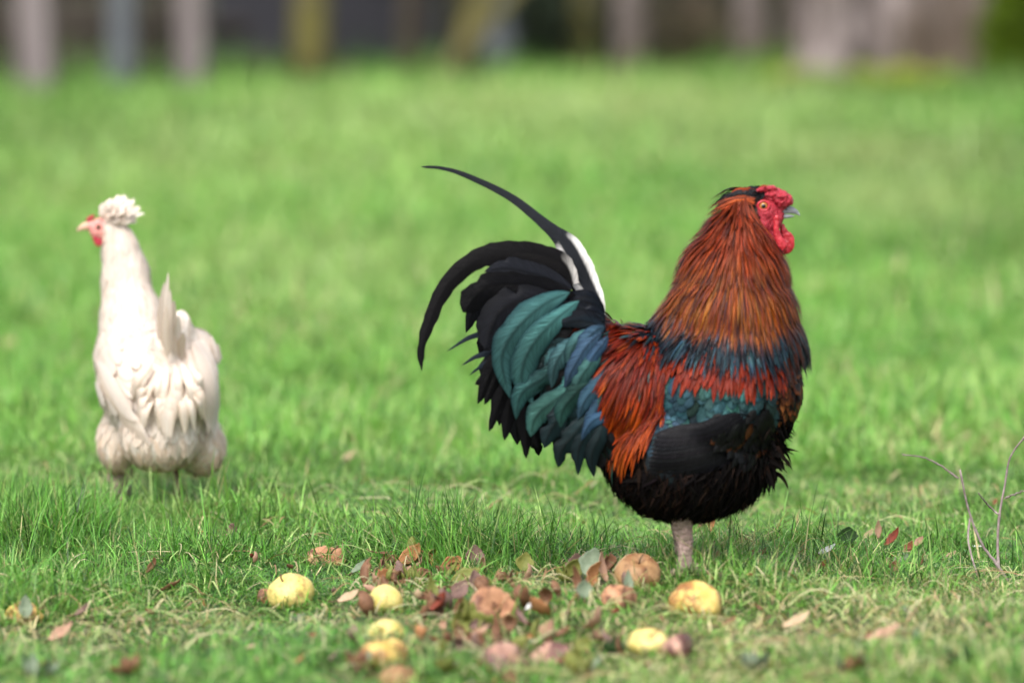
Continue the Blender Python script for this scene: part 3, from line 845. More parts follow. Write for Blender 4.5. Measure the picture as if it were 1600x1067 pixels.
# the long upright sickle: white towards its root, charcoal rib
def c_long(t, u):
    w = (1 - np.clip((t - .43) / .04, 0, 1)) * np.clip((np.abs(u) - .50) * 8, 0, 1)
    w = w[..., None]; return (C4(.045, .05, .062, .2) * (1 - w) + C4(1.9, 1.85, 1.8, 0) * w)
tail_feather([(938, 508, .0), (930, 470, -.001), (915, 440, -.002), (903, 415, -.004), (884, 380, -.004), (847, 347, -.004), (797, 308, -.002), (730, 275, 0), (690, 263, 0), (658, 261, 0)], 48, c_long, N=56, K=11,
             prof=[(0, .35), (.11, .62), (.22, .86), (.33, .95), (.43, .80), (.50, .46), (.56, .34), (.7, .23), (.85, .13), (.97, .09), (1, .02)], ragged=.015, label='long upright sickle feather, charcoal with a white root', arch=.12)
def c_long2(t, u):
    w = ((t < .55) & (u > -.2)) [..., None]; return np.where(w, C4(1.9, 1.85, 1.8, 0), C4(.05, .05, .06, .1))
tail_feather([(922, 485, .012), (900, 448, .012), (886, 418, .012), (882, 400, .010), (878, 388, .010)], 19, c_long2, N=24, K=7, label='short white-edged feather beside the long sickle', tip=.35)
def c_sick(t, u):
    w = (np.clip((.15 - t) * 14, 0, 1) * np.clip((u * 1 - .3) * 4, 0, 1))[..., None]
    return C4(.014, .013, .015, .12) * (1 - w) + C4(1.2, 1.15, 1.1, 0) * w
tail_feather([(892, 446, -.016), (880, 416, -.018), (850, 400, -.02), (810, 395, -.022), (770, 397, -.02), (728, 416, -.02), (692, 455, -.02), (670, 505, -.02), (658, 545, -.02), (659, 579, -.02)], 36, c_sick, N=46, K=9,
             prof=[(0, .75), (.1, .9), (.25, 1), (.45, .95), (.65, .75), (.82, .52), (.87, .30), (.92, .34), (1, .03)], label='big curved black sickle feather hanging at the back of the tail')
tail_feather([(895, 452, -.026), (858, 436, -.028), (815, 424, -.03), (785, 420, -.03), (757, 424, -.03)], 36, shaft(GB, GB * .7), label='charcoal grey feather under the big sickle')
tail_feather([(900, 462, -.03), (850, 452, -.03), (800, 445, -.032), (755, 452, -.034), (723, 488, -.034)], 42, shaft(BK * .8), tip=.12, power=.5)
tail_feather([(880, 470, -.034), (820, 470, -.036), (780, 490, -.038), (757, 545, -.038)], 52, shaft(GB * .6), tip=.2, power=.5)
for a in ([(860, 520), (790, 520), (740, 525), (698, 549)], [(860, 560), (790, 550), (750, 555), (721, 571)], [(850, 575), (790, 560), (755, 570), (734, 586)]):
    tail_feather([(x, y, -.005) for x, y in a], 15, shaft(C4(.05, .07, .10, .4)), tip=.7)
dark_tips = [(746, 631), (757, 632), (764, 674), (775, 655), (788, 688), (822, 716), (805, 640), (742, 600), (840, 700)]
for k, (x, y) in enumerate(dark_tips):
    bx, by = 850 + 8 * (k % 4), 520 + 12 * k
    tail_feather([(bx, by, -.018 - .002 * k), ((bx + x) / 2 - 14, (by + y) / 2 - 22, -.03), (x, y, -.03)], 30, shaft(BK * .7), tip=.3, power=.7)
# the far half of the fan
for k, (pts, w) in enumerate([([(900, 450), (850, 428), (790, 440), (745, 480), (728, 520)], 34), ([(890, 480), (820, 470), (765, 500), (750, 560)], 36), ([(880, 510), (810, 520), (768, 560), (760, 620)], 36),
                 ([(880, 540), (820, 560), (785, 610), (780, 665)], 36), ([(890, 570), (840, 600), (810, 650), (808, 695)], 36), ([(900, 600), (860, 630), (840, 680), (842, 712)], 34)]):
    tail_feather([(x, y, .03 + .004 * i) for i, (x, y) in enumerate(pts)], w, shaft(BK if k % 2 else GB * .6), tip=.3)

fb = FB()
def c_cov(kind, g=1.0):
    base = {'t': TEAL, 'b': C4(.055, .13, .21, .5), 'd': DTEAL, 'n': NAVY, 'k': BLACK * 1.3}[kind]
    b = jit(base * np.array([g, g, g, 1]), .16, .05)
    tipc = b * np.array([.55, .55, .55, 1])
    def f(t, u):
        c = b + (b * np.array([.25, .32, .4, 1]) - b) * np.clip(np.abs(u)[..., None] - .6, 0, 1) * 2.2
        c = c * (1 + .35 * np.sin(t * 5 + b[0] * 90))[..., None] ** np.array([1, 1, 1, 0])
        c = c + (tipc - c) * (np.clip((t - .8) * 4, 0, 1))[..., None]
        r = ((np.abs(u) < .1) & (t < .9))[..., None]
        return np.where(r, c * np.array([.45, .45, .45, 1]), c)
    return f
# generated rows fill the lower tail, dark below and greener above
for row in range(7):
    f = row / 6
    for k in range(9):
        s = k / 8
        bx = 896 + 52 * s + random.uniform(-8, 8); by = 520 + 120 * s + 20 * f + random.uniform(-8, 8)
        tx = 800 + 150 * s + 26 * f + random.uniform(-10, 10); ty = 640 + 95 * s - 10 * f + random.uniform(-12, 12)
        if s < .15: ty -= 40
        kind = 'k' if f < .35 else random.choice('ddkt')
        d0, d1 = -.05 - .006 * s - .003 * f, -.05 - .010 * s - .004 * f
        plume(fb, [(bx, by, d0), ((bx + tx) / 2 - 14, (by + ty) / 2 - 12, (d0 + d1) / 2 - .006), (tx, ty, d1)], random.uniform(24, 34), c_cov(kind), mirror=True, N=14, tip=.35, power=.7)
big = [([(890, 457, -.050), (850, 476, -.056), (806, 515, -.062), (784, 560, -.064), (797, 622, -.060)], 44, 't', .9),
       ([(905, 470, -.054), (862, 505, -.064), (828, 545, -.068), (815, 590, -.068), (833, 632, -.066)], 42, 't', 1.),
       ([(880, 560, -.062), (850, 590, -.070), (815, 615, -.072), (806, 655, -.070)], 32, 't', .55),
       ([(905, 600, -.066), (868, 625, -.076), (838, 650, -.078), (829, 682, -.074)], 36, 't', .9),
       ([(915, 520, -.060), (885, 545, -.070), (868, 570, -.074), (862, 606, -.072)], 28, 't', .9),
       ([(925, 610, -.070), (890, 640, -.080), (862, 670, -.080), (850, 700, -.076)], 38, 't', .7),
       ([(925, 640, -.072), (905, 670, -.082), (880, 700, -.082), (872, 730, -.078)], 34, 't', .6),
       ([(935, 590, -.074), (905, 610, -.084), (880, 640, -.084), (876, 668, -.080)], 30, 't', .55),
       ([(940, 640, -.078), (925, 665, -.086), (905, 700, -.084), (903, 742, -.078)], 28, 'd', 1.4),
       ([(945, 650, -.080), (938, 680, -.088), (925, 712, -.086), (928, 745, -.080)], 24, 'd', 1.2),
       ([(925, 515, -.066), (905, 530, -.074), (893, 550, -.076), (888, 580, -.076)], 26, 't', 1.),
       ([(940, 520, -.070), (918, 540, -.078), (896, 575, -.080), (882, 606, -.078)], 26, 't', 1.05),
       ([(940, 545, -.072), (925, 565, -.080), (905, 595, -.082), (893, 628, -.080)], 26, 't', .95),
       ([(950, 570, -.076), (935, 600, -.086), (915, 625, -.086), (903, 655, -.082)], 26, 't', .8),
       ([(960, 600, -.080), (942, 625, -.088), (925, 655, -.088), (912, 690, -.084)], 24, 'b', .6),
       ([(955, 630, -.082), (940, 650, -.090), (922, 662, -.090), (908, 688, -.086)], 20, 'b', 1.),
       ([(945, 510, -.066), (930, 518, -.072), (912, 535, -.076), (896, 556, -.076)], 24, 'b', .9),
       ([(950, 525, -.070), (940, 540, -.078), (925, 560, -.080), (912, 588, -.080)], 18, 'b', 1.1),
       ([(968, 560, -.078), (955, 580, -.086), (938, 600, -.088), (925, 630, -.086)], 18, 't', .8),
       ([(975, 610, -.084), (962, 640, -.090), (950, 680, -.090), (948, 725, -.084)], 18, 'b', .5),
       ([(990, 640, -.086), (975, 680, -.092), (965, 720, -.090), (968, 752, -.084)], 18, 'b', .4)]
for pts, w, k, g in big:
  if pts[0][0] > 962: continue
  pts = [(x, y, d + max(0, -d - .06) * .55) for x, y, d in pts]
  if pts[-1][1] > 692: k, g = 'd', 1.1
  elif pts[-1][0] > 880 and random.random() < .4: k, g = 'b', .9
  plume(fb, pts, w, c_cov(k, g), mirror=True, N=20, K=9, tip=.35, power=.75)
# dark hump where the tail rises from the back
for k in range(16):
    f = k / 15
    bx, by = 948 - 4 * f, 512 - 26 * f + 10 * math.sin(k * 2.1)
    tx, ty = 858 + 16 * math.sin(k * 1.7) + 20 * f, 500 - 34 * f + 8 * math.cos(k * 2.7)
    dd = -.058 + .05 * f
    plume(fb, [(bx, by, dd), ((bx + tx) / 2 + 6, (by + ty) / 2 - 8, dd - .004), (tx, ty, dd)], 22, c_cov('n', random.uniform(.7, 1.6)), mirror=True, N=14, tip=.4)
fb.build('tail_coverts', M_FEATHER, rooster)

# ---- saddle hackles
fb = FB()
def c_saddle(x, y, xx, yy):
    q = rng.random(); g = np.clip((y - 520) / 160, 0, 1)
    a = jit(lerp(MAROON, RED, .15 + .6 * g * rng.random() + .1), .3, .1)
    b = jit(lerp(RED * np.array([.7, .7, .7, 1]), ORANGE, np.clip(.0 + .9 * g * g + rng.normal(0, .2), 0, 1)), .3, .1)
    if q < np.clip((985 - x) / 110, .04, .5) : a = jit(C4(.03, .09, .11, .4), .3); b = jit(TEAL * .9, .3) if rng.random() < .5 else b
    def f(t, u):
        c = a + (b - a) * np.clip(t * 1.5 - .25, 0, 1)[..., None]
        core = (np.abs(u) < .35)[..., None] & (t < .7)[..., None]
        return np.where(core, c * np.array([.35, .3, .4, 1]), c)
    return f
def sad_dir(p, n):
    x, y = LV(np.array(p))
    k = np.clip((1050 - x) / 110, 0, 1); up = np.clip((600 - y) / 80, 0, 1)
    return Vector((-.10 - .42 * k - .35 * up * k, 0, -1 + .25 * up * k))
for lay, (sp, li) in enumerate(((6.8, (7, 12)), (6.2, (10, 18)))):
    tract(fb, [(928, 495), (1000, 505), (1050, 530), (1050, 575), (1032, 640), (1010, 672), (985, 668), (950, 650), (912, 600), (900, 545)], sp,
          lambda x, y: 34 + 42 * np.clip((y - 530) / 90, 0, 1), 7.4, sad_dir, c_saddle, li, N=8, K=5, tip=.5, power=.8, wob=.06, roll=.13, freeend=.25, arch=.22)
fb.build('saddle_feathers', M_FEATHER, rooster)

# ---- neck hackle
fb = FB()
def yb(x): return np.interp(x, [990, 1010, 1050, 1100, 1160, 1215, 1250], [524, 542, 563, 576, 584, 580, 560])
def c_hackle(x, y, xx, yy):
    g = rng.random(); bluish = rng.random() < .55; br = math.exp(rng.normal(-.04, .26)); hh = np.exp(rng.normal(0, .07, 3))
    front = x > 1205
    goldp = rng.random(); darkf = rng.random() < .18
    def f(t, u):
        Yp = np.interp(t[:, 0], np.linspace(0, 1, len(yy)), yy); Xp = np.interp(t[:, 0], np.linspace(0, 1, len(xx)), xx)
        k = (yb(Xp) - Yp)
        a = np.clip((Yp - 395) / 90, 0, 1)[:, None]
        c = COPPER2 * .35 * (1 - a) + COPPER * .65 * (1 - a) + (COPPER * (1 - goldp) + GOLD * goldp) * a
        if darkf: c = c * np.array([.4, .35, .4, 1])
        c = c[:, None, :] * np.ones((1, t.shape[1], 1))
        core = ((np.abs(u) < .4) & (Yp > 430)[:, None] & (t > .25))[..., None]
        c = np.where(core, C4(.02, .024, .04, .3), c)
        s = np.clip((62 + 34 * (g - .5) - k) / 26, 0, 1)[:, None, None]
        tipc = (BLUE * (.5 + .6 * g) if bluish else NAVY * .8) if not front else (lerp(DTEAL, C4(.05, .08, .1, .4), g) if g < .5 else C4(.14, .03, .01, .1))
        tipc = tipc.copy(); tipc[3] = .5
        c = c * (1 - s) + tipc * s
        dk = np.where((np.abs(u) > .6)[..., None] & (s > .5), .4, 1.)
        c = c * dk
        c[..., :3] *= br * hh
        return c
    return f
HK = [(1108, 326), (1150, 306), (1172, 316), (1176, 335), (1196, 368), (1214, 396), (1228, 425), (1242, 470), (1236, 512), (1205, 524), (1120, 520), (1040, 506), (985, 508), (1000, 485), (1040, 430), (1075, 370)]
rad = radial(1158, 262)
def hk_dir(p, n):
    v = rad(p, n); v.normalize(); x, y = LV(np.array(p))
    k = np.clip((y - 470) / 80, 0, 1)
    return v * (1 - .35 * k) + Vector((-.12, 0, -1)) * .35 * k
for lay, li in enumerate(((6, 11), (9, 17))):
    tract(fb, HK, 5.0, lambda x, y: 32 + 46 * np.clip((y - 340) / 140, 0, 1), lambda x, y: 3.6 + 3.4 * np.clip((y - 360) / 150, 0, 1), hk_dir, c_hackle, li, N=8, K=5, tip=.5, power=.8, wob=.03, roll=.08, arch=.2, freeend=.12)
# larger steel-blue pointed tips over the shoulder
for x, y, l, w in ((1165, 515, 66, 15), (1176, 522, 58, 13), (1196, 520, 52, 12), (1207, 490, 55, 13), (1213, 512, 50, 11), (1134, 520, 48, 9), (1098, 515, 46, 8), (1222, 500, 55, 12), (1080, 510, 46, 8)):
    c = jit(lerp(BLUE, TEAL, rng.random() * .6) * np.array([1.2, 1.2, 1.2, 1]), .1); 
    flank(fb, [(x, y), (x + 3, y + l * .5), (x + 5, y + l)], w, shaft(c, c * .5), out=(.008, .018), tip=.55, power=.8, base=.35, K=5, N=10)
fb.build('neck_hackle', M_FEATHER, rooster)

# ---- head
mb = MB()
def B_(px, py, rx, ry, rd, d=0, rot=0): mb.ball(L(px, py, 0) + Vector((0, d, 0)), (m_(rx), m_(rd), m_(ry)), Matrix.Rotation(math.radians(rot), 3, 'Y'), 18, 12)
B_(1192, 331, 26, 22, 26); B_(1190, 350, 18, 22, 26, 0, -20); B_(1204, 342, 20, 22, 19); B_(1213, 336, 13, 13, 12); B_(1203, 366, 15, 30, 14, 0, -14); B_(1214, 384, 14, 18, 12); B_(1222, 322, 10, 8, 10)
face = link('face', fused(mb, .0022, 3, (260, .0016)), M_RED, rooster)
FSK = Skin(face.data)
mb = MB(); mb.ball(L(1204, 309), (m_(15), m_(15), m_(9)), None, 16, 10)
link('brow', fused(mb, .002, 2, (300, .001)), M_RED, rooster)
mb = MB()   # rose comb: a low cushion of beads
comb = [(1188, 297, 8, 6), (1197, 294, 9, 7), (1206, 295, 10, 8), (1214, 299, 10, 9), (1222, 303, 10, 9), (1229, 308, 10, 9), (1234, 314, 7, 8), (1226, 316, 9, 7), (1204, 303, 11, 7), (1213, 306, 11, 8), (1216, 310, 10, 8), (1219, 319, 7, 5)]
comb = [(x, y + 1.5, a * .95, b * .85) for x, y, a, b in comb]
for x, y, a, b in comb:
    for d in (-.008, 0, .008): B_(x + random.uniform(-1.5, 1.5), y + random.uniform(-1.5, 1.5), a * .75, b * .8, 9, d)
for k in range(150):
    x, y, a, b = random.choice(comb); t = random.uniform(-.2, 1.3) * math.pi; d = random.uniform(-.015, .015)
    B_(x + a * .75 * math.cos(t), y - b * .75 * abs(math.sin(t)), 2.2, 2.2, 2.2, random.uniform(-.019, .012))
link('comb', fused(mb, .0015, 2, (420, .0012)), M_RED, rooster)
def flap(name, pts, w, th, mirror_d, mat=M_WATTLE, dd=0.):
    mb = MB(); c = crom(pts, 26); pr = []; rr = []
    for i, (x, y, ww) in enumerate(c):
        pr.append(L(x, y) + Vector((0, mirror_d + dd * i / 25, 0))); rr.append((m_(ww) * w, m_(th)))
    mb.tube(pr, rr, 16)
    for k in range(26):
        x, y, ww = c[random.randrange(2, 24)]
        q = L(x + random.choice((-1, 1)) * ww * .8, y) + Vector((0, mirror_d, 0)); mb.ball(q, m_(1.7), None, 8, 6)
    return link(name, fused(mb, .0014, 3, (300, .0009)), mat, rooster)
flap('wattle', [(1213, 335, 4), (1212, 350, 4.5), (1214, 368, 6), (1220, 380, 8), (1225, 388, 5)], 1, 3.4, -.019)
flap('wattle', [(1221, 350, 3), (1226, 364, 7), (1232, 374, 10), (1230, 386, 11), (1222, 396, 6)], 1, 3.4, .008)
flap('ear_lobe', [(1173, 340, 3), (1180, 346, 4.5), (1190, 358, 4.5), (1199, 372, 3)], 1, 4, -.029)
flap('ear_lobe', [(1173, 340, 3), (1180, 346, 4.5), (1190, 358, 4.5), (1199, 372, 3)], 1, 4, .029)
M_BEAK = noisy('horn', (.10, .11, .13), (.34, .35, .38), 60, .32, .2, .001, stretch=(1, 1, 2.5), spec=.5)
mb = MB(); c = crom([(1212, 329, 7.5), (1224, 328, 7), (1234, 328, 6.2), (1243, 331, 4), (1250, 337, .7)], 16)
mb.tube([L(x, y) for x, y, r in c], [(m_(r), m_(r * .85)) for x, y, r in c], 14)
bk = link('beak', mb.mesh('beak'), M_BEAK, rooster)
mb = MB(); c = crom([(1212, 338, 4), (1224, 338.5, 3.6), (1234, 338, 2.6), (1241, 337.5, .8)], 12)
mb.tube([L(x, y) for x, y, r in c], [(m_(r), m_(r * 1.2)) for x, y, r in c], 12)
link('lower_mandible', mb.mesh('lower_mandible'), M_BEAK, bk)
mb = MB(); mb.ball(L(1228, 327) + Vector((0, -m_(5.6), 0)), (m_(2.2), m_(.8), m_(.9)), None, 10, 6); link('nostril', mb.mesh('nostril'), M_SKIN, bk)

def eye_mat(iris, pupil=.52, rim=.86):
    m, n, b = new_mat('eye'); tc = n.nodes.new('ShaderNodeTexCoord'); sp = n.nodes.new('ShaderNodeVectorMath'); sp.operation = 'NORMALIZE'
    n.links.new(tc.outputs['Object'], sp.inputs[0]); s2 = n.nodes.new('ShaderNodeSeparateXYZ'); n.links.new(sp.outputs[0], s2.inputs[0])
    a = n.nodes.new('ShaderNodeMath'); a.operation = 'ABSOLUTE'; n.links.new(s2.outputs[1], a.inputs[0])
    r = n.nodes.new('ShaderNodeValToRGB'); e = r.color_ramp.elements
    e[0].position = 0; e[0].color = (.02, .008, .006, 1); e[1].position = 1; e[1].color = (.004, .004, .005, 1)
    for p, c in ((.50, (.05, .02, .01)), (.56, iris), (.80, (iris[0] * .8, iris[1] * .6, iris[2])), (.86, (.004, .004, .005))):
        k = e.new(p); k.color = (*c, 1)
    n.links.new(a.outputs[0], r.inputs[0]); n.links.new(r.outputs[0], b.inputs['Base Color'])
    b.inputs['Roughness'].default_value = .06; b.inputs['Specular IOR Level'].default_value = .6; return m
M_EYE = eye_mat((.62, .33, .06))
def place_eye(px, py, r, skin, root, side, mat, lidmat, Lf, yb_, lidr):
    o = Lf(px, py, -.3 * 1); q = None
    h = skin.bvh.ray_cast(Lf(px, py, -.3), (Lf(px, py, 0) - Lf(px, py, -.3)).normalized())
    q = h[0] if h[0] else Lf(px, py, -.02)
    q = Vector((q.x, side * abs(q.y), q.z))
    e = MB(); e.ball((0, 0, 0), r, None, 24, 16); oe = link('eye', e.mesh('eye'), mat, root); oe.location = q + Vector((0, -side * r * .35, 0))
    e = MB(); N = 28; M = 8; vs = []; fs = []
    for i in range(N):
        t = 2 * math.pi * i / N; rr = lidr * (1 + .06 * math.sin(5 * t))
        for k in range(M):
            s = 2 * math.pi * k / M
            vs.append((math.cos(t) * (rr + lidr * .28 * math.cos(s)), side * (lidr * .42 * math.sin(s)), math.sin(t) * (rr * .9 + lidr * .28 * math.cos(s))))
    for i in range(N):
        for k in range(M): fs.append((i * M + k, ((i + 1) % N) * M + k, ((i + 1) % N) * M + (k + 1) % M, i * M + (k + 1) % M))
    e.add(vs, fs); ol = link('eyelid', e.mesh('eyelid'), lidmat, oe); ol.location = Vector((0, side * r * .35, 0))
for s in (-1, 1): place_eye(1193, 322, m_(6.6), FSK, rooster, s, M_EYE, M_WATTLE, L, 0, m_(8.4))

# ---- crest: copper and black feathers swept back from the brow, and cheek feathers
fb = FB()
for k in range(260):
    f = random.random(); s = random.choice((-1, 1)); dd = random.uniform(.001, .021) if k < 200 else random.uniform(.001, .012)
    bx = 1207 - 42 * f + random.gauss(0, 3); by = 300 + 3 * f + (dd / .021) ** 2 * 17 + random.gauss(0, 1.5)
    top = dd < .014
    ang = math.radians(random.gauss(158 if top else 172, 7) if s else 0); Ln = random.uniform(34, 66) * (.75 + .35 * f)
    if by > 307: bx = min(bx, 1181 - random.random() * 8)
    tx, ty = bx + Ln * math.cos(ang) * 1.0, by + Ln * abs(math.sin(ang)) * .9 + 3
    if by < 306: ty = by + random.uniform(6, 30)
    if top: by -= random.uniform(0, 3)
    blk = top and random.random() < .8
    c = jit(C4(.010, .010, .014, .2), .2) if blk else jit(lerp(COPPER, ORANGE, random.random() * .4), .3)
    if not blk and bx < 1172 and random.random() < .06: c = jit(C4(.4, .26, .2, 0), .1)
    fb_d = s * dd
    A = crom([(bx, by), ((bx + tx) / 2, (by + ty) / 2 - 6 - (6 if top else 0)), (tx, ty)], 10)
    pts = np.array([tuple(L(a, b, 0) + Vector((0, fb_d * (1 + .15 * i / 9), 0))) for i, (a, b) in enumerate(A)])
    nn = np.array([[0, s * (.3 + dd * 40), .8 - dd * 20]] * 10)
    fb.feather(pts, nn, m_(random.uniform(3.0, 5.5)) / 2 * leafshape(np.linspace(0, 1, 10), .6, .25), c, K=3, arch=.4)
for s in (1,):   # ear tuft
    for k in range(26):
        x, y = random.uniform(1172, 1183), random.uniform(324, 334)
        c = jit(C4(.10, .09, .075, 0), .3)
        for sd_ in (-1, 1):
            A = [L(x, y) + Vector((0, sd_ * .027, 0)), L(x - 5, y + 3) + Vector((0, sd_ * .029, 0)), L(x - 9, y + 7) + Vector((0, sd_ * .028, 0))]
            fb.feather([tuple(v) for v in A], [[0, sd_, 0]] * 3, [m_(1), m_(1.4), m_(.3)], c, K=3)
fb.build('crest', M_FEATHER, rooster)

# ---- legs: scaly shanks, toes and claws
M_SHANK = noisy('scaly_shank', (.22, .145, .125), (.42, .30, .27), 170, .6, 1., .003, c2=(.20, .15, .12), s2=60)
M_CLAW = noisy('claw', (.12, .09, .07), (.3, .24, .2), 60, .45, .2, .001)
def leg(d0, px0=1064):
    root = MB(); N = 22; pts = []; rr = []
    for i in range(N):
        t = i / (N - 1); x = px0 + 3 * math.sin(t * 2) + 4 * t; y = 800 + 84 * t
        k = 1 + .10 * (i % 2)
        w = (16.5 - 5 * min(1, t * 1.6) + 5 * max(0, t - .8) * 5) * k
        pts.append(L(x, y) + Vector((0, d0, 0))); rr.append((m_(w), m_(w * .85)))
    root.tube(pts, rr, 18)
    root.ball(L(px0 + 10, 884) + Vector((0, d0, 0)), (m_(20), m_(16), m_(12)), None, 16, 10)
    o = link('leg', fused(root, .0017, 1, (420, .0013)), M_SHANK, rooster)
    foot = Vector(L(px0 + 10, 889) + Vector((0, d0, 0)))
    for a, ln in ((5, .085), (-32, .072), (42, .070), (185, .035)):
        a = math.radians(a); dr = Vector((math.cos(a), math.sin(a), 0)); mb = MB(); pp = []; r2 = []
        n = 9
        for i in range(n):
            t = i / (n - 1); gx = foot.x + dr.x * ln * t; gy = foot.y + dr.y * ln * t
            z = float(gz(G0.x + gx, G0.y + gy)) - G0.z + .002 + .005 * math.sin(t * 3.1) * (1 - t)
            pp.append((gx, gy, z)); r = .0072 * (1 - .45 * t) * (1 + .12 * (i % 2)); r2.append((r, r * .9))
        mb.tube(pp, r2, 12); tq = link('toe', mb.mesh('toe'), M_SHANK, o)
        e = Vector(pp[-1]); mb = MB(); mb.tube([e - dr * .002, e + dr * .008 + Vector((0, 0, .002)), e + dr * .016 - Vector((0, 0, .003))], [.0036, .0026, .0005], 10)
        link('claw', mb.mesh('claw'), M_CLAW, tq)
leg(-.030); leg(.034, 1061)

# ================================================================== HEN
FB.gain = 1.0
GH = ground_at(262, 793); YH = GH.y
hen = empty('hen', GH)
tag(hen, 'cream-white hen with puffy crest, seen from behind with head turned left', 'hen')
SH = F / (YH * CT + (CAM_H - .25) * ST)
def LH(px, py, d=0.0): return P(px, py, YH + d) - GH
h_ = lambda v: v / SH
HEAD = Vector((-.28, .96, 0)).normalized()            # the way the body points
SIDE = Vector((.96, .28, 0)).normalized()
RZ = math.atan2(HEAD.x, HEAD.y)
RB = Matrix.Rotation(-RZ, 3, 'Z')                     # local y -> heading
mb = MB()
def EH(px, py, d, rx, ry, rd, tilt=0):
    mb.ball(LH(px, py, d), (h_(rx), h_(rd), h_(ry)), RB @ Matrix.Rotation(math.radians(tilt), 3, 'X'), 24, 14)
EH(246, 602, 0, 92, 84, 122, 12)
EH(205, 560, .06, 56, 66, 80)
EH(206, 505, .08, 50, 66, 60)
EH(197, 445, .10, 39, 66, 40)
EH(188, 395, .10, 29, 44, 30)
EH(176, 358, .10, 24, 22, 20)
EH(184, 690, .02, 32, 50, 44)      # thighs
EH(314, 696, .0, 39, 48, 46)
EH(252, 680, -.06, 66, 56, 56)     # fluffy stern
EH(285, 600, -.05, 52, 56, 62)
EH(262, 548, -.08, 24, 46, 22)
EH(304, 560, -.01, 34, 48, 50)
EH(282, 528, -.05, 20, 48, 24)     # tail root
hen_me = fused(mb, .009, 8); SKH = Skin(hen_me)
link('body', hen_me, M_SKINW, hen)
def PXH(a): return PX(a[..., 0] + GH.x, a[..., 1] + GH.y, a[..., 2] + GH.z)
def hfield(p, n):
    k = min(1, max(0, (p.z - .27) / .14))             # neck feathers hang, body feathers sweep back towards the tail
    back = -HEAD
    return (back * (.9 * (1 - k)) + Vector((0, 0, -.62 - .5 * k)) + SIDE * .10 * (1 if n.dot(SIDE) > 0 else -1) * (1 - k))
def cream(v=.62, s=.07, warm=0):
    def f(x, y, z):
        b = v * math.exp(rng.normal(0, s)); w = warm + rng.random() * .06
        c = np.array([b, b * (.925 - w), b * (.85 - w * 1.6), 0])
        dirt = np.clip((z_dirt - z) / .10, 0, 1)
        c[:3] *= np.array([1, .93, .84]) ** (dirt * 2.2) * (1 - .25 * dirt)
        return c
    return f
z_dirt = .14
def htract(fb, keep, spacing, length, width, colf, lift, field=hfield, N=6, K=5, tip=.35, power=.6, base=.3, wob=.12, arch=.25, freeend=.1, ragged=0, roll=.1):
    pts = SKH.sample(spacing, keep)
    for p in pts:
        a, n = SKH.path(p, field, length * math.exp(rng.normal(0, .15)), N, (lift[0], lift[1] * (1 + rng.random() * .5)), wob=wob, freeend=freeend)
        n = n + rng.normal(0, roll, 3)
        c = colf(p[0], p[1], p[2]); e = c * np.array([.80, .76, .70, 1])
        def col(t, u, c=c, e=e):
            r = (np.abs(u) < .15)[..., None] & (t < .9)[..., None]
            return np.where(r, e, c)
        fb.feather(a, n, width / 2 * leafshape(np.linspace(0, 1, N), tip, base, power), col, K=K, arch=arch, ragged=ragged)
fb = FB()
htract(fb, lambda p: p[:, 2] < .24, .011, .030, .008, cream(.76, .05, .02), (.001, .004), wob=.3, freeend=.6, ragged=.2, roll=.15, K=3, field=lambda p, n: Vector((n.x * .5, n.y * .5, -1)))
fb.build('fluff', M_WHITEF, hen)
fb = FB()
htract(fb, lambda p: (p[:, 2] > .15) & (p[:, 2] < .34), .0125, .040, .022, cream(.78, .03), (.002, .0035), arch=.1, roll=.04)
fb.build('body_feathers', M_WHITEF, hen)
fb = FB()
htract(fb, lambda p: (p[:, 2] > .27), .0085, .036, .009, cream(.78, .03), (.002, .0032), K=3, tip=.5, arch=.15, roll=.05)
fb.build('neck_hackle', M_WHITEF, hen)
def hplume(fb, pts, w, c, nrm=(0, -1, .2), N=14, K=5, arch=.3, tip=.3, power=.7):
    cc = crom([(a[0], a[1], a[2] * 1000) for a in pts], N)
    A = np.array([tuple(LH(x, y, d / 1000)) for x, y, d in cc])
    c = np.array(c); e = c * np.array([.86, .80, .72, 1])
    fb.feather(A, np.array([nrm] * N, float), h_(w) / 2 * leafshape(np.linspace(0, 1, N), tip, .3, power),
               lambda t, u: np.where((np.abs(u) > .85)[..., None], e, c), K=K, arch=arch * .5)
# wings: overlapping long feathers folded against each side, ending low beside the tail
def surfp(px, py, out):
    o = LH(px, py, -.5); d = (LH(px, py, 0) - LH(px, py, -.5)).normalized(); h = SKH.bvh.ray_cast(o, d)
    if h[0] is None: return None, None
    q, n = SKH.near(h[0]); return q + n * out, n
def hlay(fb, pts, w, out, c):
    cc = crom(pts, 12); A = []; NN = []
    for i, (x, y) in enumerate(cc):
        q, n = surfp(x, y, out * (1 + i / 11))
        if q is None:
            if len(A): break
            continue
        A.append(q); NN.append(n)
    if len(A) < 5: return
    A = np.array([tuple(v) for v in A]); A[1:-1] = (A[:-2] + 2 * A[1:-1] + A[2:]) / 4
    c = np.array(c); e = c * np.array([.84, .77, .68, 1])
    fb.feather(A, np.array([tuple(v) for v in NN]), h_(w) / 2 * leafshape(np.linspace(0, 1, len(A)), .3, .3, .6),
               lambda t, u: np.where(((np.abs(u) > .8) & (u > 0))[..., None], e, c), K=7, arch=.12)
cw = cream(.70, .06, .02)
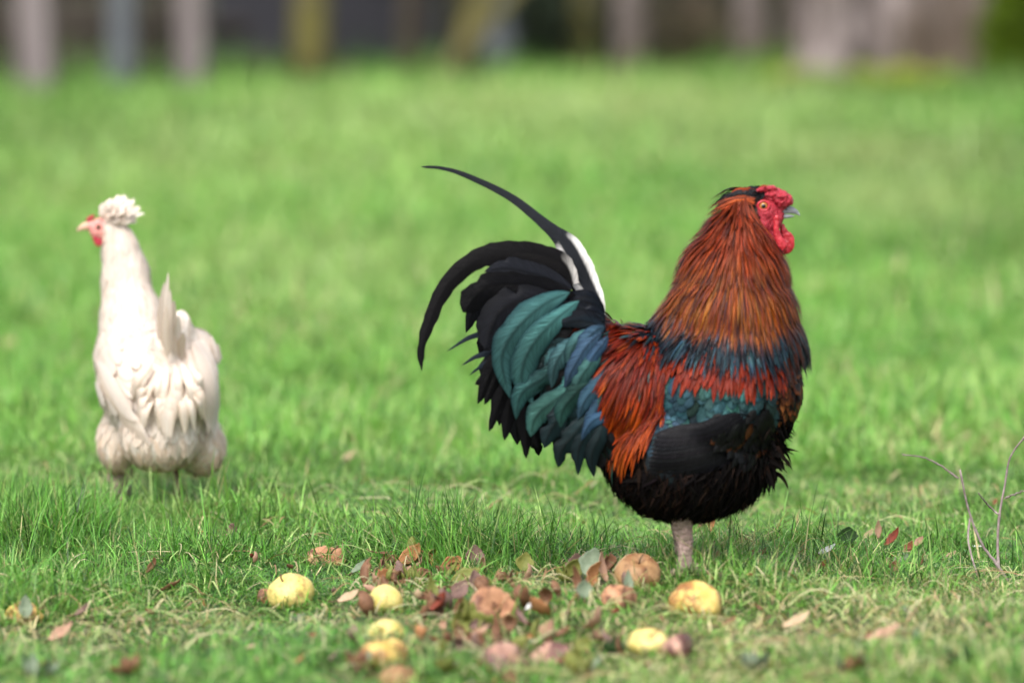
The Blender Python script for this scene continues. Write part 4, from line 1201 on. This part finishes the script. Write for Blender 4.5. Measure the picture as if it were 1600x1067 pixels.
for nm, rows in (('left', 1), ('right', 2)):
    wg = empty('wing', (0, 0, 0)); wg.parent = hen; fb = FB()
    for k in range(7):
        f = k / 6; out = .004 + .0012 * k
        if nm == 'left': hlay(fb, [(152 + 10 * f, 560 + 8 * f), (178 + 14 * f, 625 - 10 * f), (238 - 14 * f, 694 - 34 * f)], 26, out, cw(0, 0, .3))
        else: hlay(fb, [(318 - 26 * f, 530 + 4 * f), (338 - 22 * f, 600), (345 - 38 * f, 692 - 14 * f)], 24, out, cw(0, 0, .3))
    fb.build('flight_feathers', M_WHITEF, wg)
    fb = FB()
    for k in range(16):
        a = random.random(); b = random.random()
        if nm == 'left': x, y = 150 + 50 * a, 530 + 80 * b; hlay(fb, [(x, y), (x + 10, y + 22), (x + 22, y + 42)], 20, .006, cw(0, 0, .3))
        else: x, y = 290 + 46 * a, 515 + 75 * b; hlay(fb, [(x, y), (x + 5, y + 22), (x + 6, y + 44)], 20, .006, cw(0, 0, .3))
    fb.build('wing_coverts', M_WHITEF, wg)
# tail: upright narrow fan seen from behind
ct = cream(.70, .06, .05)
for k, (x, y, bx, by, d) in enumerate([(263, 424, 262, 548, -.13), (257, 440, 258, 552, -.12), (266, 452, 268, 552, -.14), (272, 468, 276, 556, -.13), (254, 462, 254, 556, -.11), (279, 492, 284, 562, -.12), (261, 478, 262, 560, -.15), (286, 520, 290, 570, -.11)]):
    fb = FB(); hplume(fb, [(bx, by, d + .02), ((bx + x) / 2 - 4, (by + y) / 2, d), (x, y, d - .02)], 13 if k else 9, ct(0, 0, .3), nrm=(.25, -.9, .35) if k % 2 else (-.3, -.9, .35))
    fb.build('tail_feather', M_WHITEF, hen)
fb = FB()
for k in range(30):                                   # soft cushion of curling coverts under the tail
    a = random.uniform(-1, 1); f = random.random()
    x0, y0 = 268 + a * 34, 560 + 50 * f; x1, y1 = 268 + a * 66 + random.gauss(0, 6), y0 + 62 + 26 * random.random() - abs(a) * 14
    hplume(fb, [(x0, y0, -.115), ((x0 + x1) / 2 + a * 8, (y0 + y1) / 2 - 4, -.138), (x1, y1, -.134 + .03 * abs(a))], random.uniform(10, 17), cream(.76, .04, .03)(0, 0, .3), nrm=(a * .6, -1, .25), arch=.35)
fb.build('tail_coverts', M_WHITEF, hen)
# head
mb = MB()
for x, y, rx, ry, rd in ((158, 359, 19, 19, 19), (146, 353, 11, 9, 9), (162, 372, 12, 12, 12)):
    mb.ball(LH(x, y, .10), (h_(rx), h_(rd), h_(ry)), None, 18, 12)
hface = link('face', fused(mb, .0022, 3, (260, .0012)), M_PINK, hen); FH = Skin(hface.data)
mb = MB(); 
for x, y, r in ((138, 344, 4), (141, 341, 4), (145, 339, 3.5)): mb.ball(LH(x, y, .10), (h_(r), h_(5), h_(r)), None, 12, 8)
link('comb', fused(mb, .0015, 2, (300, .001)), M_RED, hen)
for d in (-.012, .012):
    mb = MB(); c = crom([(148, 368, 5), (153, 376, 8), (157, 384, 6)], 14)
    mb.tube([LH(x, y, .10 + d) for x, y, r in c], [(h_(r), h_(3)) for x, y, r in c], 14)
    link('wattle', fused(mb, .0016, 3), M_RED, hen)
M_HBEAK = noisy('pale_horn', (.50, .30, .22), (.62, .42, .3), 60, .4, .2, .001)
mb = MB(); c = crom([(148, 355, 8), (138, 353, 7), (130, 355, 5.5), (124, 358, 3.2), (120, 362, .6)], 14)
mb.tube([LH(x, y, .10) for x, y, r in c], [(h_(r), h_(r * .8)) for x, y, r in c], 12); link('beak', mb.mesh('beak'), M_HBEAK, hen)
M_HEYE = eye_mat((.35, .12, .04))
def LHe(px, py, d=0.): return LH(px, py, .10 + d)
for s in (-1, 1):
    h = FH.bvh.ray_cast(LHe(154, 355, -.3), (LHe(154, 355, 0) - LHe(154, 355, -.3)).normalized()); q = h[0] or LHe(154, 355, -.015)
    dq = LHe(154, 355).y; q = Vector((q.x, dq + s * abs(q.y - dq), q.z))
    e = MB(); e.ball((0, 0, 0), h_(5), None, 20, 12); oe = link('eye', e.mesh('eye'), M_HEYE, hen); oe.location = q - Vector((0, s * h_(1.5), 0))
fb = FB()
cc = LH(182, 342, .10)
for k in range(520):                                  # pompom crest
    v = Vector((random.gauss(0, 1), random.gauss(0, 1), random.gauss(.35, .9))).normalized()
    if v.z < -.25: continue
    b = cc + Vector((v.x * h_(16), v.y * h_(16), v.z * h_(13)))
    L2 = h_(random.uniform(11, 17)); sw = Vector((.4, 0, .2))
    if v.z > .2: L2 *= random.uniform(.9, 2.0)
    p1 = b + v * L2 * .6 + sw * L2 * .2; p2 = b + v * L2 * .75 + sw * L2 * .6 - Vector((0, 0, L2 * .1 * (1 - v.z)))
    fb.feather([tuple(b), tuple(p1), tuple(p2)], [tuple((v + Vector((0, -.4, .5))).normalized())] * 3, [h_(2), h_(4.5), h_(.6)], cream(.86, .05, .0)(0, 0, .5), K=3, arch=.3)
mb = MB(); mb.ball(cc, (h_(22), h_(18), h_(18)), None, 18, 12); o = link('crest', mb.mesh('crest'), M_SKINW, hen)
fb.build('crest_plume', M_WHITEF, o)
# legs
M_HSH = noisy('hen_shank', (.10, .055, .045), (.22, .13, .11), 200, .65, .8, .002)
for px, d, feath in ((186, .03, 1), (272, .0, 0)):
    mb = MB(); pts = [LH(px + 4 * math.sin(t * 3), 715 + (84 if not feath else 74) * t, d) for t in np.linspace(0, 1, 14)]
    mb.tube(pts, [h_(8.5 - 3 * min(1, t * 2) + (.5 if i % 2 else 0)) for i, t in enumerate(np.linspace(0, 1, 14))], 12)
    o = link('leg', mb.mesh('leg'), M_HSH, hen); e = pts[-1]
    for a in (-35, 0, 35, 180):
        dr = Vector((HEAD.x * math.cos(math.radians(a)) - HEAD.y * math.sin(math.radians(a)), HEAD.x * math.sin(math.radians(a)) + HEAD.y * math.cos(math.radians(a)), 0))
        ln = .065 if a != 180 else .03; pp = []
        for i in range(6):
            t = i / 5; g = e + dr * ln * t; pp.append((g.x, g.y, float(gz(GH.x + g.x, GH.y + g.y)) - GH.z + .006))
        mb = MB(); mb.tube([tuple(e)] + pp[1:], [.0055, .005, .005, .0045, .004, .001], 10); link('toe', mb.mesh('toe'), M_HSH, o)
    if feath:
        fb = FB()
        for k in range(90):
            t = random.random(); c = LH(px + random.gauss(0, 7), 722 + 44 * t, d + random.gauss(0, .008)); v = Vector((random.gauss(0, .4), random.gauss(-.1, .4), -1)).normalized() * .022
            fb.feather([tuple(c), tuple(c + v * .5), tuple(c + v)], [(random.gauss(0, .5), -1, 0)] * 3, [.002, .004, .001], cream(.30, .25, .08)(0, 0, .12), K=3)
        fb.build('leg_feathers', M_WHITEF, o)

# ================================================================== APPLES, LEAVES, TWIGS
FB.gain = 1.0
def apple_mat(name, c0, c1, rot, amt, rs=7.0):
    m, n, b = new_mat(name); tc = n.nodes.new('ShaderNodeTexCoord'); oi = n.nodes.new('ShaderNodeObjectInfo')
    ad = n.nodes.new('ShaderNodeVectorMath'); ad.operation = 'ADD'; n.links.new(tc.outputs['Object'], ad.inputs[0])
    cb = n.nodes.new('ShaderNodeCombineXYZ'); n.links.new(oi.outputs['Random'], cb.inputs[0]); 
    n.links.new(cb.outputs[0], ad.inputs[1]); v = ad.outputs[0]
    c, h = ramp_noise(n, v, 38, c0, c1, .35, .7)
    k, _ = ramp_noise(n, v, rs * 4, (0, 0, 0), (1, 1, 1), 1 - amt - .04, 1 - amt + .05, 5, .65)
    rc, h2 = ramp_noise(n, v, 160, tuple(x * .55 for x in rot), tuple(min(1, x * 1.5) for x in rot), .3, .7)
    sp, _ = ramp_noise(n, v, 420, (1, 1, 1), (.45, .3, .15), .64, .72, 2)
    c = mix(n, 1.0, c, sp, 'MULTIPLY')
    n.links.new(mix(n, k, c, rc), b.inputs['Base Color']); b.inputs['Roughness'].default_value = .5; b.inputs['Specular IOR Level'].default_value = .35
    b.inputs['Subsurface Weight'].default_value = .0
    bump(n, b, h2, .5, .002); return m
YEL = apple_mat('yellow_apple_skin', (.58, .46, .12), (.70, .58, .24), (.24, .12, .05), .40)
YELR = apple_mat('browning_apple_skin', (.56, .38, .09), (.68, .52, .19), (.26, .12, .04), .52)
ROT = apple_mat('rotten_apple_skin', (.34, .16, .08), (.50, .27, .15), (.14, .06, .035), .50)
TAN = apple_mat('tan_apple_skin', (.27, .15, .065), (.38, .23, .11), (.17, .08, .035), .48)
PNK = apple_mat('pinkish_apple_skin', (.32, .17, .12), (.46, .28, .21), (.12, .055, .045), .50)
M_STALK = noisy('stalk', (.07, .04, .02), (.14, .09, .05), 100, .8)
def apple(px, py, r, mat, label, squash=.86, dent=0., wr=.04, seed=0, hole=None, group='fallen apples rotting in the grass'):
    g = ground_at(px, py + r * .62); R = r / (F / (g.y * CT + CAM_H * ST))
    g = g - Vector((0, 0, R * .24)); root = empty('apple', g); tag(root, label, 'apple', group)
    rs = random.Random(seed * 7 + 3); N, M = 40, 26; vs = []; fs = []
    ax = Euler((rs.uniform(-1.1, 1.1), rs.uniform(-1.1, 1.1), rs.uniform(0, 6))).to_matrix()
    off = Vector((rs.random() * 40, 3, 7)); dd = Vector((rs.uniform(-.6, .6), -.8, .45)).normalized() if hole is None else Vector(hole).normalized()
    for j in range(M + 1):
        ph = math.pi * j / M
        for k in range(N):
            t = 2 * math.pi * k / N
            s, c = math.sin(ph), math.cos(ph)
            q = 1 - .32 * math.exp(-(ph / .32) ** 2) - .20 * math.exp(-((math.pi - ph) / .28) ** 2) + .05 * c
            p = ax @ (Vector((s * math.cos(t), s * math.sin(t), c * .92)) * q)
            n1 = noise.noise(p * 1.6 + off); n2 = noise.noise(p * 4.5 + off); n3 = noise.noise(p * 11 + off)
            p = p * (1 + wr * (.6 if mat in (YEL, YELR, TAN) else 1) * (1.6 * n1 + .7 * n2 + .2 * n3))
            if dent:
                a = p.normalized().dot(dd); p = p * (1 - dent * max(0, (a - .45) / .55) ** .7 * (1 + .4 * n2))
                rim = math.exp(-((a - .42) / .16) ** 2); p = p * (1 + .12 * dent * rim * (1 + n2 * 2))
            vs.append((p.x * R, p.y * R, p.z * R * squash + R * squash * .80))
    for j in range(M):
        for k in range(N): fs.append((j * N + k, (j + 1) * N + k, (j + 1) * N + (k + 1) % N, j * N + (k + 1) % N))
    me = bpy.data.meshes.new('flesh'); me.from_pydata(vs, [], fs); me.update()
    link('skin', me, mat, root)
    mb = MB(); a = ax @ Vector((0, 0, 1)); b0 = Vector((a.x * R * .55, a.y * R * .55, a.z * R * .55 * squash + R * squash * .8))
    mb.tube([b0, b0 + a * R * .3, b0 + a * R * .55 + Vector((.1 * R, 0, 0))], [R * .05, R * .035, R * .045], 8); link('stalk', mb.mesh('stalk'), M_STALK, root)
    return root
for i, a in enumerate([
    (455, 922, 37, YEL, 'clean yellow apple with a brown rotten left side, left of the leaf pile', .9, .0, .05),
    (420, 930, 20, ROT, 'small brown rotten lump stuck to the left of the clean yellow apple', .8, .3, .12),
    (507, 862, 33, ROT, 'wrinkled brown rotten apple sunk in the grass farthest back', .62, .35, .12),
    (603, 936, 28, YEL, 'pale yellow apple just below the orange curled leaf', .95, 0, .04),
    (604, 981, 29, YEL, 'yellow apple resting above the orange-stained one in the front pair', .75, 0, .05),
    (600, 1014, 38, YELR, 'yellow apple with orange bruises in front of the pale yellow one', .75, .2, .07),
    (624, 1056, 32, TAN, 'blurred tan yellow apple at the lower edge of the picture', .8, 0, .05),
    (768, 946, 40, ROT, 'hollow orange-brown rotten apple with a caved-in front', .85, .65, .10),
    (786, 1024, 40, PNK, 'pinkish brown rotten apple with an orange underside, left of the collapsed pair', .75, .2, .07),
    (862, 1014, 36, PNK, 'collapsed pinkish brown apple with a dark crease', .62, .55, .11),
    (996, 896, 36, TAN, 'large tan-brown apple beside the rooster foot', .98, .12, .05),
    (967, 932, 28, ROT, 'salmon orange apple piece leaning on the tan-brown apple', .9, .25, .07),
    (1086, 937, 43, YELR, 'golden yellow apple pecked brown at the bottom, below the rooster', .86, .15, .06),
    (1012, 995, 33, YEL, 'bright yellow apple touching the pink one with the dark hole', .72, 0, .04),
    (1062, 1006, 30, PNK, 'pinkish apple with a dark round hole right of the bright yellow one', .8, .45, .06),
    (38, 952, 32, YELR, 'yellow-tan apple half hidden by a grey leaf at the far left', .68, .2, .08)]):
    apple(a[0], a[1], a[2], a[3], a[4], a[5], a[6], a[7], seed=i, hole=(.9, -.4, .2) if i == 14 else None)

def leaf_mat(name, c0, c1, rough=.6, trans=.2):
    m, n, b = new_mat(name); tc = n.nodes.new('ShaderNodeTexCoord')
    c, h = ramp_noise(n, tc.outputs['Object'], 90, c0, c1, .3, .7)
    n.links.new(c, b.inputs['Base Color']); b.inputs['Roughness'].default_value = rough; b.inputs['Specular IOR Level'].default_value = .3; bump(n, b, h, .5, .001)
    tr = n.nodes.new('ShaderNodeBsdfTranslucent'); n.links.new(c, tr.inputs[0]); ms = n.nodes.new('ShaderNodeMixShader'); ms.inputs[0].default_value = trans
    n.links.new(b.outputs[0], ms.inputs[1]); n.links.new(tr.outputs[0], ms.inputs[2]); n.links.new(ms.outputs[0], n.nodes['Material Output'].inputs[0]); return m
LM = {'brown': leaf_mat('brown_leaf', (.12, .055, .03), (.27, .14, .075)), 'orange': leaf_mat('orange_leaf', (.34, .14, .055), (.50, .26, .12)), 'purple': leaf_mat('purple_brown_leaf', (.13, .075, .065), (.27, .17, .14)),
      'olive': leaf_mat('olive_leaf', (.12, .15, .03), (.24, .24, .06)), 'grey': leaf_mat('grey_green_leaf', (.13, .18, .11), (.24, .29, .20), .65), 'red': leaf_mat('dark_red_leaf', (.16, .03, .02), (.30, .07, .04)),
      'dark': leaf_mat('dark_green_leaf', (.02, .05, .015), (.05, .10, .03)), 'tan': leaf_mat('tan_leaf', (.42, .30, .18), (.58, .44, .30)), 'pink': leaf_mat('pinkish_tan_leaf', (.34, .19, .12), (.48, .31, .22)), 'white': leaf_mat('pale_petal', (.55, .56, .55), (.75, .75, .74))}
def leaf_mesh(ln, w, curl, fold, seed, tip=.5, base=.4, twist=.3):
    rs = np.random.default_rng(seed); N = 13; K = 9; t = np.linspace(0, 1, N); ang = curl * (t - .3) * 1.8
    x = np.cumsum(np.cos(ang)) * ln / N; z = np.cumsum(np.sin(ang)) * ln / N
    u = np.linspace(-1, 1, K); wd = w / 2 * leafshape(t, tip, base, .8) * (1 + rs.normal(0, .06, N))
    V = []; 
    for i in range(N):
        tw = twist * (t[i] - .5)
        for k in range(K):
            a = fold * abs(u[k]); yy = u[k] * wd[i] * math.cos(a); zz = abs(u[k]) * wd[i] * math.sin(a) + rs.normal(0, .025) * w * abs(u[k])
            V.append((x[i] - ln / 2, yy * math.cos(tw) - zz * math.sin(tw), z[i] + yy * math.sin(tw) + zz * math.cos(tw)))
    a = np.arange((N - 1) * K).reshape(N - 1, K)[:, :-1]
    me = mesh_np('blade', V, np.stack([a, a + 1, a + K + 1, a + K], -1).reshape(-1, 4)); return me
def leaf(px, py, ln, w, kind, label, curl=.8, fold=.4, yaw=0, pitch=0, roll=0, lift=.012, seed=0, group=None, cat='leaf', drop=8, name='fallen_leaf', tip=.5, stalk=True):
    g = ground_at(px, py + drop); s = 1 / (F / (g.y * CT + CAM_H * ST))
    root = empty(name, (g.x, g.y, g.z)); tag(root, label, cat, group)
    me = leaf_mesh(ln * s, w * s, curl, fold, seed + 5, tip); me.transform(Euler((math.radians(roll), math.radians(pitch), math.radians(yaw)), 'XYZ').to_matrix().to_4x4())
    zmin = min(v.co.z for v in me.vertices); me.transform(Matrix.Translation((0, 0, -zmin + lift)))
    o = link('blade', me, LM[kind], root)
    md = o.modifiers.new('thickness', 'SOLIDIFY'); md.thickness = .0006
    if stalk:
        v0 = me.vertices[4].co; d = (me.vertices[4].co - me.vertices[4 + 27].co).normalized(); mb = MB()
        mb.tube([v0 - d * .002, v0 + d * ln * s * .18, v0 + d * ln * s * .32 + Vector((0, 0, .002))], [.0012, .0009, .0008], 6); link('leaf_stalk', mb.mesh('leaf_stalk'), M_STALK, root)
    return root
GL = 'fallen leaves scattered in the grass'
for i, a in enumerate([
    (240, 900, 42, 20, 'brown', 'rolled dark brown leaf in the grass on the left', 1.4, 1.0, 35, -30, 20),
    (268, 928, 46, 24, 'brown', 'flat brown leaf just below the rolled dark brown one', .7, .5, 5, -12, -20),
    (366, 842, 34, 30, 'purple', 'crumpled grey-purple leaf at the back left', 1.6, .8, 20, -20, 30),
    (314, 839, 18, 10, 'orange', 'tiny orange leaf left of the crumpled grey-purple one', .8, .5, 0, 0, 30),
    (645, 888, 70, 40, 'orange', 'big curled orange leaf above the pale yellow apple', 1.2, .7, 12, -20, 40),
    (610, 905, 44, 28, 'olive', 'olive brown leaf under the left end of the big curled orange leaf', .8, .5, 160, -20, 30),
    (705, 902, 52, 36, 'orange', 'ragged orange-brown leaf between the curled orange leaf and the purple one', .9, .7, 30, -25, 50),
    (742, 888, 36, 34, 'purple', 'pointed purple-brown leaf standing upright above the hollow apple', .3, .3, 90, -75, 0),
    (728, 915, 60, 34, 'olive', 'olive leaf lying in front of the pointed purple-brown leaf', .7, .5, 20, -10, 35),
    (690, 962, 60, 34, 'red', 'red-brown leaf left of the hollow rotten apple', .9, .7, -25, -30, 40),
    (718, 940, 48, 30, 'purple', 'mauve leaf between the red-brown leaf and hollow apple', .9, .5, 60, -25, 30),
    (820, 898, 36, 32, 'olive', 'olive green leaf standing right of the tall grass tuft', .5, .4, 70, -60, 20),
    (925, 905, 56, 46, 'grey', 'large grey-green leaf left of the tan-brown apple', .7, .4, 60, -50, 15),
    (912, 940, 34, 30, 'grey', 'pale bluish leaf below the large grey-green one', .6, .4, 100, -60, 10),
    (982, 935, 46, 17, 'grey', 'narrow bluish green leaf in front of the salmon apple piece', .4, .4, 100, -62, 0),
    (40, 972, 44, 26, 'grey', 'grey leaf leaning against the apple at the far left', .5, .4, 100, -60, 0),
    (1112, 835, 44, 16, 'orange', 'curled tan-orange leaf behind the rooster leg', 1.4, .8, 80, -60, 20),
    (1100, 828, 26, 16, 'brown', 'dark brown scrap touching the curled leaf behind the rooster leg', 1., .6, 20, -20, 30),
    (1115, 862, 20, 12, 'brown', 'small brown leaf below the curled tan-orange one', .9, .5, 70, -40, 30),
    (1172, 876, 30, 14, 'red', 'dark red leaf lying right of the rooster foot', .9, .5, 10, -20, 30),
    (1325, 856, 34, 34, 'dark', 'dark green leaf standing upright in the grass on the right', .6, .4, 75, -65, 10),
    (1292, 870, 36, 18, 'white', 'whitish pale leaf left of the upright dark green one', .6, .4, 5, -15, 20),
    (1372, 846, 34, 13, 'pink', 'thin pinkish upright leaf between the two leaf clusters on the right', .5, .5, 90, -80, 0),
    (1395, 858, 46, 18, 'red', 'long red-brown leaf beside the thin pinkish upright leaf', .9, .6, 25, -35, 30),
    (1408, 884, 32, 22, 'grey', 'bluish grey clover-like leaf at the front of the right cluster', .7, .6, 10, -15, 45),
    (1420, 868, 30, 16, 'red', 'small bright red leaf above the bluish grey clover-like leaf', .8, .5, 40, -30, 30),
    (1396, 900, 26, 16, 'brown', 'short brown leaf directly under the bluish grey clover-like leaf', .8, .5, 70, -50, 30),
    (1440, 892, 28, 13, 'brown', 'small brown leaf at the right end of the right cluster', .9, .5, -30, -30, 30),
    (1436, 858, 26, 16, 'pink', 'pale pink leaf at the top of the right cluster', .8, .5, 20, -30, 30),
    (545, 728, 38, 26, 'tan', 'blurred orange-tan leaf far out on the lawn between the two birds', .6, .4, 10, -30, 20),
    (15, 547, 26, 22, 'tan', 'blurred orange leaf far off at the left edge of the lawn', .6, .4, 60, -50, 20),
    (545, 125, 34, 26, 'tan', 'blurred pale orange leaf near the shed wall', .6, .4, 10, -50, 20),
    (1556, 793, 14, 12, 'red', 'tiny red leaf on the lawn behind the forked twig', .6, .4, 10, -50, 20),
    (545, 945, 46, 22, 'tan', 'tan leaf lying right of the clean yellow apple', .8, .5, 15, -12, 30),
    (560, 900, 34, 14, 'grey', 'thin pale grey-green leaf behind the pale yellow apple', .6, .4, 30, -30, 30),
    (130, 968, 44, 24, 'purple', 'mauve-brown leaf right of the apple at the far left', .8, .5, -20, -20, 30),
    (95, 1005, 56, 26, 'pink', 'blurred pinkish leaf in the lower left corner area', .7, .5, 30, -20, 30),
    (880, 1000, 36, 18, 'brown', 'dark brown leaf scrap behind the collapsed apple', .7, .5, 0, -20, 30),
    (1140, 985, 36, 18, 'brown', 'brown leaf right of the apple with the dark hole', .7, .5, 10, -20, 30),
    (1485, 878, 26, 14, 'tan', 'small tan leaf right of the right cluster', .7, .5, 10, -20, 30),
    (600, 870, 40, 8, 'brown', 'thin reddish brown twig-like leaf above the big curled orange leaf', .5, .5, -20, 5, 30),
    (830, 960, 30, 20, 'white', 'pale leaf scrap right of the hollow rotten apple', .5, .5, -20, -30, 30),
    (745, 1005, 60, 22, 'pink', 'long pinkish leaf lying left of the collapsed apples', .7, .5, 8, -15, 30),
    (1245, 985, 60, 24, 'tan', 'tan dry leaf in the straw patch below the right cluster', .7, .5, 12, -15, 30),
    (1380, 1005, 70, 30, 'pink', 'wide pinkish brown leaf in the straw at lower right', .6, .4, 10, -12, 25)]):
    leaf(a[0], a[1], a[2], a[3], a[4], a[5], a[6], a[7], a[8], a[9], a[10], seed=i, group=GL)
APS = [(455, 922, 'clean yellow apple'), (507, 862, 'wrinkled farthest apple'), (603, 936, 'pale yellow apple'), (602, 998, 'pair of front yellow apples'), (624, 1056, 'tan apple at the lower edge'),
       (768, 946, 'hollow rotten apple'), (786, 1024, 'orange-bottomed pinkish apple'), (862, 1014, 'collapsed creased apple'), (996, 896, 'tan-brown apple by the rooster foot'), (967, 932, 'salmon apple piece'),
       (1086, 937, 'golden pecked apple'), (1012, 995, 'bright yellow apple'), (1062, 1006, 'apple with the dark hole'), (38, 952, 'far left apple'), (1325, 856, 'upright dark green leaf'), (1408, 884, 'right leaf cluster'), (1562, 905, 'forked twig'), (240, 900, 'rolled dark brown leaf')]
def whereabouts(px, py):
    d, x, y, nm = min((math.hypot(px - x, (py - y) * 1.6), x, y, nm) for x, y, nm in APS)
    dx, dy = px - x, (py - y) * 1.3
    side = ('right of' if dx > 0 else 'left of') if abs(dx) > abs(dy) else ('in front of' if dy > 0 else 'behind')
    return ('just ' if d < 45 else 'well ' if d > 110 else '') + side + ' the ' + nm
# the loose pile round the apples in the middle
pile = {'brown': 'crumpled dark brown leaf in the loose pile round the apples', 'orange': 'crumpled orange leaf in the loose pile round the apples', 'olive': 'crumpled olive leaf in the loose pile round the apples',
        'pink': 'crumpled pinkish leaf in the loose pile round the apples', 'purple': 'crumpled mauve leaf in the loose pile round the apples', 'grey': 'crumpled grey-green leaf in the loose pile round the apples'}
for i in range(100):
    cx, cy, sx, sy = random.choice(((700, 925, 70, 25), (640, 905, 40, 14), (690, 985, 60, 26), (850, 1000, 90, 25), (930, 920, 60, 20), (780, 960, 60, 20)))
    k = random.choice(['brown', 'orange', 'brown', 'olive', 'pink', 'purple', 'brown', 'olive', 'brown'])
    lx, ly, ll = random.gauss(cx, sx * .8), random.gauss(cy, sy), random.uniform(30, 66)
    leaf(lx, ly, ll, random.uniform(20, 40), k, ('big ' if ll > 56 else 'small ' if ll < 40 else '') + pile[k].split(' in the')[0] + ' ' + whereabouts(lx, ly), random.uniform(.5, 1.8), random.uniform(.3, 1.1), random.uniform(0, 360), random.uniform(-70, 10), random.uniform(-30, 60), .006, seed=500 + i,
         group='crumpled ' + k + ' leaves of the pile')
# nameless little scraps
kinds = ['brown', 'orange', 'tan', 'purple', 'olive', 'grey', 'pink', 'red']
lab = {'brown': 'tiny dark brown leaf scrap lying in the grass', 'orange': 'tiny orange leaf scrap lying in the grass', 'tan': 'tiny tan leaf scrap lying in the grass', 'purple': 'tiny mauve leaf scrap lying in the grass',
       'olive': 'tiny olive leaf scrap lying in the grass', 'grey': 'tiny grey-green leaf scrap lying in the grass', 'pink': 'tiny pinkish leaf scrap lying in the grass', 'red': 'tiny dark red leaf scrap lying in the grass'}
for i in range(90):
    k = random.choice(kinds); px = random.uniform(0, 1600) if i % 3 else random.gauss(760, 160); py = random.uniform(835, 1075)
    leaf(px, py, random.uniform(12, 30), random.uniform(7, 16), k, lab[k].split(' lying')[0] + ' ' + whereabouts(px, py), random.uniform(.3, 1.5), random.uniform(.2, .9), random.uniform(0, 360), random.uniform(-50, 10), random.uniform(-30, 50), .008, seed=200 + i,
         group='tiny ' + k + ' leaf scraps', name='leaf_scrap', cat='leaf scrap', stalk=False)
# broad-leaved weeds in the blurred foreground
WL = {'olive': 'olive', 'dark': 'dark green', 'brown': 'withered brown', 'grey': 'grey-green'}
for i, (px, py, k, sz, pl) in enumerate([(905, 1062, 'olive', 70, 'at the bottom edge below the bright yellow apple'), (560, 1052, 'brown', 60, 'left of the tan apple at the bottom edge'), (330, 1050, 'dark', 60, 'at the bottom edge below the clean yellow apple'), (200, 1062, 'brown', 60, 'in the lower left foreground'),
        (60, 1062, 'grey', 60, 'in the lower left corner'), (1180, 1058, 'grey', 64, 'in the lower right foreground'), (1330, 1060, 'brown', 56, 'at the bottom edge right of the grey-green one'), (1500, 1050, 'dark', 60, 'in the lower right corner'), (700, 1060, 'olive', 50, 'right of the tan apple at the bottom edge'),
        (470, 985, 'grey', 36, 'below the clean yellow apple'), (960, 1030, 'dark', 50, 'in front of the bright yellow apple'), (1440, 1012, 'grey', 46, 'in the straw at lower right'), (880, 915, 'olive', 40, 'left of the big grey-green leaf'), (640, 918, 'olive', 44, 'above the pale yellow apple'), (735, 922, 'dark', 40, 'behind the hollow rotten apple')]):
    g = ground_at(px, py); rt = empty('weed', g); tag(rt, WL[k] + ' broad-leaved weed ' + pl, 'weed', 'low weeds among the apples'); s = 1 / (F / (g.y * CT + CAM_H * ST))
    for j in range(7):
        me = leaf_mesh(sz * s * random.uniform(.5, .9), sz * s * random.uniform(.3, .45), random.uniform(.2, 1.2), .35, i * 9 + j, .45)
        me.transform(Matrix.Translation((sz * s * .35, 0, 0))); me.transform(Euler((random.uniform(-.4, .4), -random.uniform(.2, 1.1), j * .9 + random.random()), 'XYZ').to_matrix().to_4x4()); me.transform(Matrix.Translation((0, 0, .006)))
        o = link('leaf', me, LM[k if j % 3 else random.choice(['olive', 'grey', k])], rt); md = o.modifiers.new('thickness', 'SOLIDIFY'); md.thickness = .0005
# daisy
g = ground_at(1527, 874); r = empty('daisy', g); tag(r, 'tiny white daisy below the forked twig on the right', 'flower')
mb = MB()
for k in range(14):
    a = k / 14 * 6.283; mb.ball((math.cos(a) * .0045, math.sin(a) * .0045, .020), (.0035, .0012, .0008), Matrix.Rotation(a, 3, 'Z'), 8, 6)
link('petals', mb.mesh('petals'), LM['white'], r)
mb = MB(); mb.ball((0, 0, .021), (.0022, .0022, .0015), None, 10, 6); link('centre', mb.mesh('centre'), YEL, r)
mb = MB(); mb.tube([(0, 0, 0), (.001, 0, .02)], [.0008, .0008], 6); link('stem', mb.mesh('stem'), LM['olive'], r)

# bare twigs at the right edge
M_TWIG = noisy('twig_bark', (.16, .12, .11), (.32, .26, .25), 120, .75, .5, .001)
def twig(label, Y, stems, base_px):
    b0 = P(base_px[0], base_px[1], Y); root = empty('twig', (b0.x, Y, float(gz(b0.x, Y)))); tag(root, label, 'twig', 'bare twigs sticking up at the right')
    for i, (pts, w0, w1) in enumerate(stems):
        c = crom(pts, 26); mb = MB(); s = 1 / SR
        mb.tube([P(x, y, Y) - root.location + Vector((0, random.gauss(0, .0006) + .02 * math.sin(j / 8 + i), random.gauss(0, .0006))) for j, (x, y) in enumerate(c)],
                [(w0 + (w1 - w0) * j / 25) / 2 * s * (1.25 if j % 7 == 3 else 1) for j in range(26)], 8)
        link('stem' if i == 0 else 'side_shoot', mb.mesh('stem'), M_TWIG, root)
twig('pale forked twig rising to the upper right at the right edge', 8.02, [([(1562, 905), (1560, 860), (1563, 810), (1572, 760), (1580, 715), (1603, 680)], 5, 2.6), ([(1562, 806), (1545, 790), (1527, 768)], 3.4, 1.8), ([(1572, 780), (1588, 770), (1606, 762)], 3, 1.8)], (1562, 905))
twig('long brownish twig crossing left of the pale forked one', 7.95, [([(1606, 975), (1590, 935), (1560, 885), (1535, 850), (1515, 800), (1500, 735)], 6, 3), ([(1500, 750), (1470, 728), (1440, 715), (1408, 708)], 3.2, 1.8), ([(1517, 812), (1514, 850), (1530, 905), (1560, 955)], 3.4, 3)], (1606, 975))
